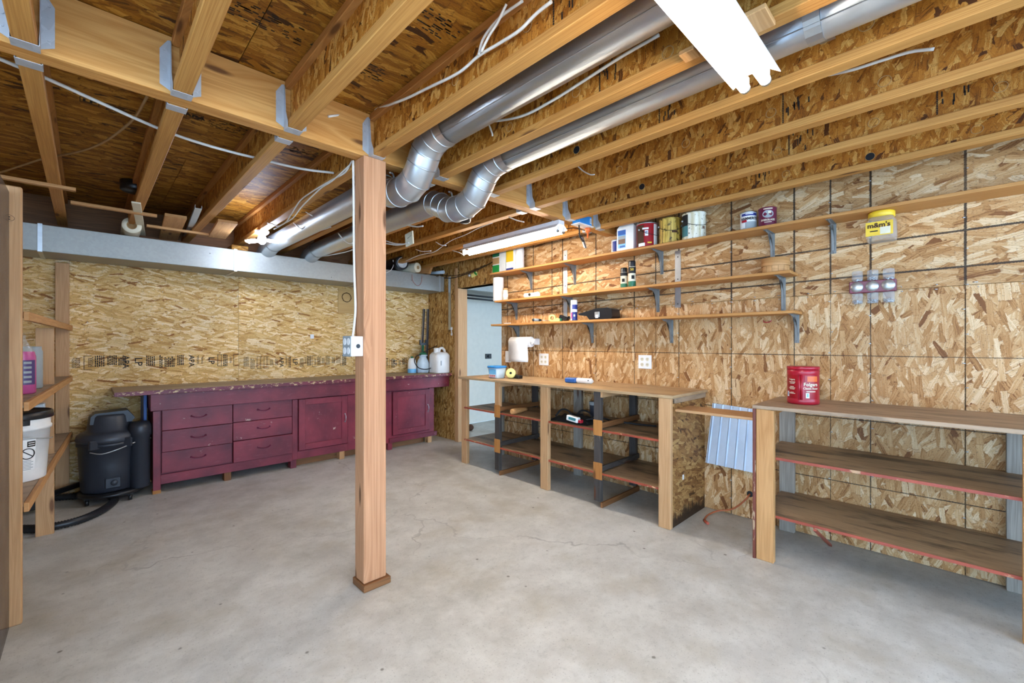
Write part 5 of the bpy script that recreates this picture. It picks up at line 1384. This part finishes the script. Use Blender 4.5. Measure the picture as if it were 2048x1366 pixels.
# square jug
c = ony(879, 748, 4.72); yj = 4.72
jq = thing('square_jug', 'large white square plastic jug at the right end of the back bench', 'jug', (c.x, yj, ZK))
W_ = .112
m = squircle_loft((c.x, yj), [(.108, ZK), (W_, ZK + .012), (W_, ZK + .225), (.105, ZK + .24), (.08, ZK + .27)])
put('jug_body', m, 'jug_plastic', jq)
put('jug_handle', MB().tube(smooth_path([(c.x - .02, yj - .01, ZK + .262), (c.x - .0, yj - .01, ZK + .315), (c.x + .045, yj - .01, ZK + .318), (c.x + .072, yj - .01, ZK + .285), (c.x + .07, yj - .01, ZK + .25)], 5), .017, 10), 'jug_plastic', jq)
put('jug_neck', MB().lathe([(.04, .26), (.036, .29), (.036, .32), (.03, .325), (0, .325)], (c.x - .055, yj - .01, ZK), 16), 'jug_plastic', jq)
put('jug_print', MB().box(c.x - .06, c.x - .045, yj - W_ - .001, yj - W_ - .0002, ZK + .10, ZK + .16), 'grey_label', jq)
for i, (u0, u1) in enumerate(((846, 842), (854, 853))):
    a = ony(u1, 745, 5.10); b = ony(u0 + 2, 618, 5.14); a.z = ZK
    t = thing('hedge_blade', ('left' if i == 0 else 'right') + ' one of two long dark steel bars leaning in the back corner', 'metal bar', a, 'steel bars in the corner')
    put('bar_flat', MB().bar(a, b, .035, .006, up=(0, 1, 0)), 'vac_grey', t)
    put('bar_edge', MB().bar(a + Vector((-.02, -.004, 0)), b + Vector((-.012, -.004, 0)), .008, .006, up=(0, 1, 0)), 'bare_steel', t)
# plain board patch with wire on the back wall
a = ony(676, 577, YB - .004); b = ony(716, 628, YB - .004)
cbp = thing('pin_board', 'square of plain board on the back wall left of the post', 'board', ((a.x+b.x)/2, YB, b.z))
put('board', MB().box(a.x, b.x + .05, YB - .009, YB - .0005, b.z, a.z), 'plain_board', cbp, bevel=.001)
wc = Vector((a.x + .10, YB - .016, a.z - .10))
wr_ = tag(put('wire_coil', MB().tube([wc + Vector(((.055 + .006*math.sin(3.1*k))*math.cos(k*.5), -.0005*k*.3, (.055 + .006*math.cos(2.3*k))*math.sin(k*.5))) for k in range(40)], .0018, 5), 'rust'), 'tangled coil of thin dark wire hung on the plain board', 'wire')
# blue board behind the cabinet end
tag(put('blue_board', MB().box(.345, .368, 4.86, 5.13, .30, .84), 'blue', bevel=.002), 'narrow blue painted board standing behind the vacuum beside the red cabinet', 'board')

# ------------------------------------------------------------------ shop vacuum and hose
vx, vy = .135, 4.86
vc = thing('shop_vacuum', 'large black wet and dry shop vacuum standing left of the red cabinet', 'vacuum', (vx, vy, 0))
put('drum', MB().lathe([(0, .085), (.165, .085), (.175, .10), (.185, .30), (.192, .45), (.20, .455), (.20, .475), (.19, .48)], (vx, vy, 0), 32), 'vac_body', vc)
put('lid', MB().lathe([(.19, .48), (.20, .483), (.205, .50), (.20, .53), (.175, .555), (.16, .56), (.16, .56), (.14, .575), (.128, .68), (.12, .695), (.0, .70)], (vx, vy, 0), 32), 'vac_grey', vc)
put('motor_head', MB().prism([(-.12, 0), (.13, 0), (.15, .03), (.12, .075), (.105, .095), (-.09, .085), (-.115, .06)], (vx, vy - .09, .625), (1, 0, 0), (0, 0, 1), (0, 1, 0), .19), 'vac_body', vc, bevel=.012)
put('drain_plug', MB().lathe([(0, .03), (.018, .03), (.022, .02), (.022, .0)], (vx + .02, vy - .176, .165), 16, (0, -1, 0)), 'vac_grey', vc)
put('drain_boss', MB().box(vx - .035, vx + .06, vy - .186, vy - .15, .12, .205), 'vac_body', vc, bevel=.006)
for s in (-1, 1): put('lid_latch', MB().obox((vx + s*.09, vy - .178, .475), (1, s*-.45, 0), (.45*s, 1, 0), (0, 0, 1), .04, .012, .035), 'vac_body', vc, bevel=.005)
put('accessory_tube', MB().lathe([(0, .08), (.062, .08), (.066, .09), (.066, .50), (.075, .51), (.075, .58), (.06, .62), (.0, .62)], (vx + .180, vy - .115, 0), 22), 'vac_body', vc)
put('dolly_base', MB().lathe([(0, .05), (.20, .05), (.215, .06), (.215, .08), (.19, .0845), (0, .0845)], (vx + .02, vy - .01, 0), 24), 'black_plastic', vc)
for ang in (215, 300, 30, 130):
    q = Vector((vx + .02 + .19*math.cos(R(ang)), vy - .01 + .19*math.sin(R(ang)), .025))
    put('caster', MB().cyl(q - Vector((.012, 0, 0)), q + Vector((.012, 0, 0)), .025, n=14).box(q.x - .014, q.x + .014, q.y - .012, q.y + .012, .03, .055), 'black_plastic', vc)
put('bail_handle', MB().tube(smooth_path([(vx - .12, vy - .165, .42), (vx - .05, vy - .20, .405), (vx + .05, vy - .20, .43), (vx + .14, vy - .17, .46), (vx + .25, vy - .12, .475)], 5), .0045, 7), 'tin', vc)
hs = thing('vacuum_hose', 'ribbed black vacuum hose curving over the floor past the rack foot', 'hose', (.0, 4.5, 0))
hp = smooth_path([onz(30, 1058, .027), onz(75, 1057, .027), onz(120, 1050, .027), onz(165, 1038, .027), onz(205, 1020, .027), onz(228, 1002, .027), onz(222, 992, .027), onz(195, 989, .027), onz(150, 992, .027), onz(105, 996, .027), onz(60, 1000, .027)], 14)
rr_ = [.0245 + (.0030 if i % 2 else -.0025) for i in range(len(hp))]
put('hose_tube', MB().tube(hp, rr_, 14), 'hose_black', hs)
wn = thing('vacuum_wand', 'straight black vacuum wand lying from the rack foot toward the vacuum', 'wand', onz(110, 990, .03))
put('wand_tube', MB().tube([onz(70, 1002, .10), onz(120, 982, .10), onz(168, 966, .10)], .022, 14), 'black_plastic', wn)
put('wand_nozzle', MB().obox(onz(45, 1012, .06), (1, .2, 0), (-.2, 1, 0), (0, 0, 1), .09, .05, .04), 'black_plastic', wn, bevel=.008)

# ------------------------------------------------------------------ left storage rack
FX = lambda y: -.212 + .050 * (y - 2.95)
rk = thing('storage_rack', 'rough wooden storage rack of studs and plywood shelves at the left edge', 'rack', (-.35, 4.0, 0))
put('upright', MB().box(-.352, -.210, 2.952, 2.99, 0, 1.977), 'lumber_stud', rk, bevel=.005)
put('upright', MB().box(-.242, -.157, 4.21, 4.248, 0, 1.372), 'lumber_stud', rk, bevel=.002)
put('upright', MB().box(-.185, -.104, 5.112, 5.15, .0, 1.93), 'lumber_stud', rk, bevel=.002)
put('upright', MB().box(-.70, -.61, 2.96, 2.998, 0, 1.97), 'lumber_stud', rk, bevel=.002)
put('upright', MB().box(-.66, -.57, 5.10, 5.138, 0, 1.93), 'lumber_stud', rk, bevel=.002)
for (z, mt) in ((1.417, 'lumber_pale'), (1.0, 'bench_grey'), (.535, 'bench_grey')):
    ya, yb_ = 2.992, 5.108
    poly = [(FX(ya), ya), (FX(yb_), yb_), (FX(yb_) - .42, yb_), (FX(ya) - .42, ya)]
    if z > 1.3: poly = [(FX(ya), ya), (FX(yb_), yb_), (FX(yb_) - .05, yb_), (FX(ya) - .05, ya)]
    put('shelf_board' if z < 1.3 else 'top_rail', MB().prism(poly, (0, 0, z - .016), (1, 0, 0), (0, 1, 0), (0, 0, 1), .016), mt, rk)
    put('front_rail', MB().bar((FX(2.99) + .010, 2.992, z - .021), (FX(5.11) + .010, 5.105, z - .021), .018, .042), 'lumber_pale', rk, bevel=.002)
ss = tag(put('smoked_sheet', MB().box(-.253, -.248, 2.05, 2.948, .0, 1.945), 'smoked_sheet'), 'tall smoky clear plastic sheet standing against the front of the left rack', 'plastic sheet')
cst = onx(22, 435, -.25)
rg = MB(); cc = Vector((-.262, 2.9515, 1.83))
for k in range(28):
    q = 2*math.pi*k/28; rg.bar(cc + Vector((.030*math.cos(q), 0, .016*math.sin(q))), cc + Vector((.030*math.cos(q+.22), 0, .016*math.sin(q+.22))), .0012, .0012, up=(0, 1, 0))
put('grade_stamp', rg, 'ink', rk)
put('stamp_lettering', (lambda m: [m.box(-.282 + .008*k, -.277 + .008*k, 2.951, 2.9519, z, z + .005) for k in range(5) for z in (1.832, 1.822)] and m)(MB()), 'ink', rk)['kind'] = 'stuff'
# bucket
bc_ = Vector((-.292, 3.55, .536)); bk = thing('plastic_bucket', 'white five gallon bucket with black lid and warning label on the left rack', 'bucket', bc_)
put('bucket_body', MB().lathe([(0, 0), (.128, 0), (.130, .004), (.146, .27), (.152, .27), (.153, .285), (.147, .29), (.149, .33)], bc_, 32), 'white_plastic', bk)
put('bucket_lid', MB().lathe([(.149, .326), (.158, .328), (.160, .335), (.158, .362), (.150, .368), (.146, .362), (.12, .358), (0, .358)], bc_, 32), 'black_plastic', bk)
put('lid_skirt', MB().lathe([(.154, .300), (.156, .327)], bc_, 10, (0, 0, 1), R(-120), R(-60)), 'black_plastic', bk)
put('bail_wire', MB().tube([bc_ + Vector((.155*math.cos(R(q)), .155*math.sin(R(q)), .27 - .06*math.sin(R(q + 95)))) for q in range(-95, 0, 8)], .0025, 6), 'tin', bk)
al = math.radians(-60)
def bpatch(a0, a1, z0, z1, mat, nm='label_patch', e=.0008):
    rz = lambda z: .130 + .016*(z - .004)/.266 + e
    return put(nm, MB().lathe([(rz(z0), z0), (rz(z1), z1)], bc_, 10, (0, 0, 1), a0, a1), mat, bk)
bpatch(al - .36, al + .22, .06, .225, 'paper_white', 'warning_label')
bpatch(al - .04, al + .20, .185, .215, 'ink', 'label_print', .0014)
fine(bk, bc_, .1430, al + .08, .206, .09, .004, 'paper_white'); fine(bk, bc_, .1430, al + .08, .195, .09, .004, 'paper_white')
cir = MB(); 
for k in range(26):
    q = 2*math.pi*k/26; q2 = 2*math.pi*(k+1)/26
    P_ = lambda q: Vector((bc_.x + .1425*math.cos(al - .02 + .19*math.cos(q)), bc_.y + .1425*math.sin(al - .02 + .19*math.cos(q)), bc_.z + .150 + .027*math.sin(q)))
    cir.bar(P_(q), P_(q2), .002, .004)
cir.bar(P_(R(140)), P_(R(-40)), .002, .004)
put('prohibition_sign', cir, 'ink', bk)
for i in range(7): bpatch(al - .30, al + (.16 if i % 2 else .1), .113 - .0078*i - .0016, .113 - .0078*i + .0016, 'grey_label', 'small_print', .0014)
# pink bottle and neighbours
c = Vector((-.252, 3.48, 1.001)); pk = thing('pink_bottle', 'clear bottle of pink fluid with a colourful label on the middle rack shelf', 'bottle', c)
put('bottle_body', MB().lathe([(0, 0), (.05, 0), (.056, .006), (.056, .20), (.05, .225)], c, 24), 'pink_fluid', pk)
put('bottle_neck', MB().lathe([(.05, .225), (.03, .265), (.018, .29), (.018, .315), (0, .316)], c, 20), 'clear_plastic', pk)
patch(pk, c, .0562, R(-75), .9, .05, .18, 'purple_label')
for z, m2 in ((.13, 'yellow'), (.10, 'yellow')): patch(pk, c, .0568, R(-110), .28, z, z + .018, m2)
for z in (.06, .085, .11, .135, .16): patch(pk, c, .0568, R(-60), .28, z, z + .012, 'grey_label')
c = Vector((-.245, 3.86, 1.001)); tag(put('grey_bottle', MB().lathe([(0, 0), (.05, 0), (.055, .006), (.055, .22), (.05, .235), (.05, .25), (0, .252)], c, 20), 'grey_label'), 'pale grey bottle behind the pink one on the middle rack shelf', 'bottle')
c = Vector((-.23, 4.02, .536)); tag(put('green_label_box', MB().box(-.30, -.19, 3.98, 4.08, .536, .89), 'bluish_plastic', bevel=.003), 'pale box standing behind the white bucket on the rack', 'box')
# beyond the doorway
fd = thing('far_duct', 'silver sheet metal duct box seen through the top of the doorway', 'duct', (4.6, 5.0, 2.0))
put('duct_body', MB().box(3.62, 5.6, 4.75, 5.2, 2.02, 2.30), 'duct_flat', fd, bevel=.003)
put('drive_cleat', MB().box(4.36, 4.385, 4.745, 4.7495, 2.015, 2.305), 'galvanized', fd)
for i, z in enumerate((1.94, 1.985)):
    tag(put('black_pipe', MB().tube([(3.62, 5.02, z), (6.0, 5.02, z - .01)], .014, 10), 'black_plastic'), ('lower' if i == 0 else 'upper') + ' black pipe running below the duct beyond the doorway', 'pipe', 'pipes beyond the doorway')
c = onz(940, 862, 0); tag(put('brown_stone', MB().sphere((c.x, c.y, .05), .055, 10, 7, .9), 'rust'), 'small brown lump on the floor just beyond the doorway', 'stone')
c = onx(947, 550, 3.41)
fl = thing('fishing_lure', 'white and yellow green toy fish hung on the wall above the doorway', 'lure', c)
put('lure_body', MB().obox(c + Vector((-.012, -.03, 0)), (0, 1, -.2), (1, 0, 0), (0, .2, 1), .06, .008, .025), 'tape_yellow', fl, bevel=.008)
put('lure_tail', MB().obox(c + Vector((-.016, -.06, .01)), (0, 1, .8), (1, 0, 0), (0, -.8, 1), .03, .006, .014), 'green', fl, bevel=.004)
put('lure_head', MB().sphere(c + Vector((-.014, .06, 0)), .022, 12, 8), 'tin', fl)
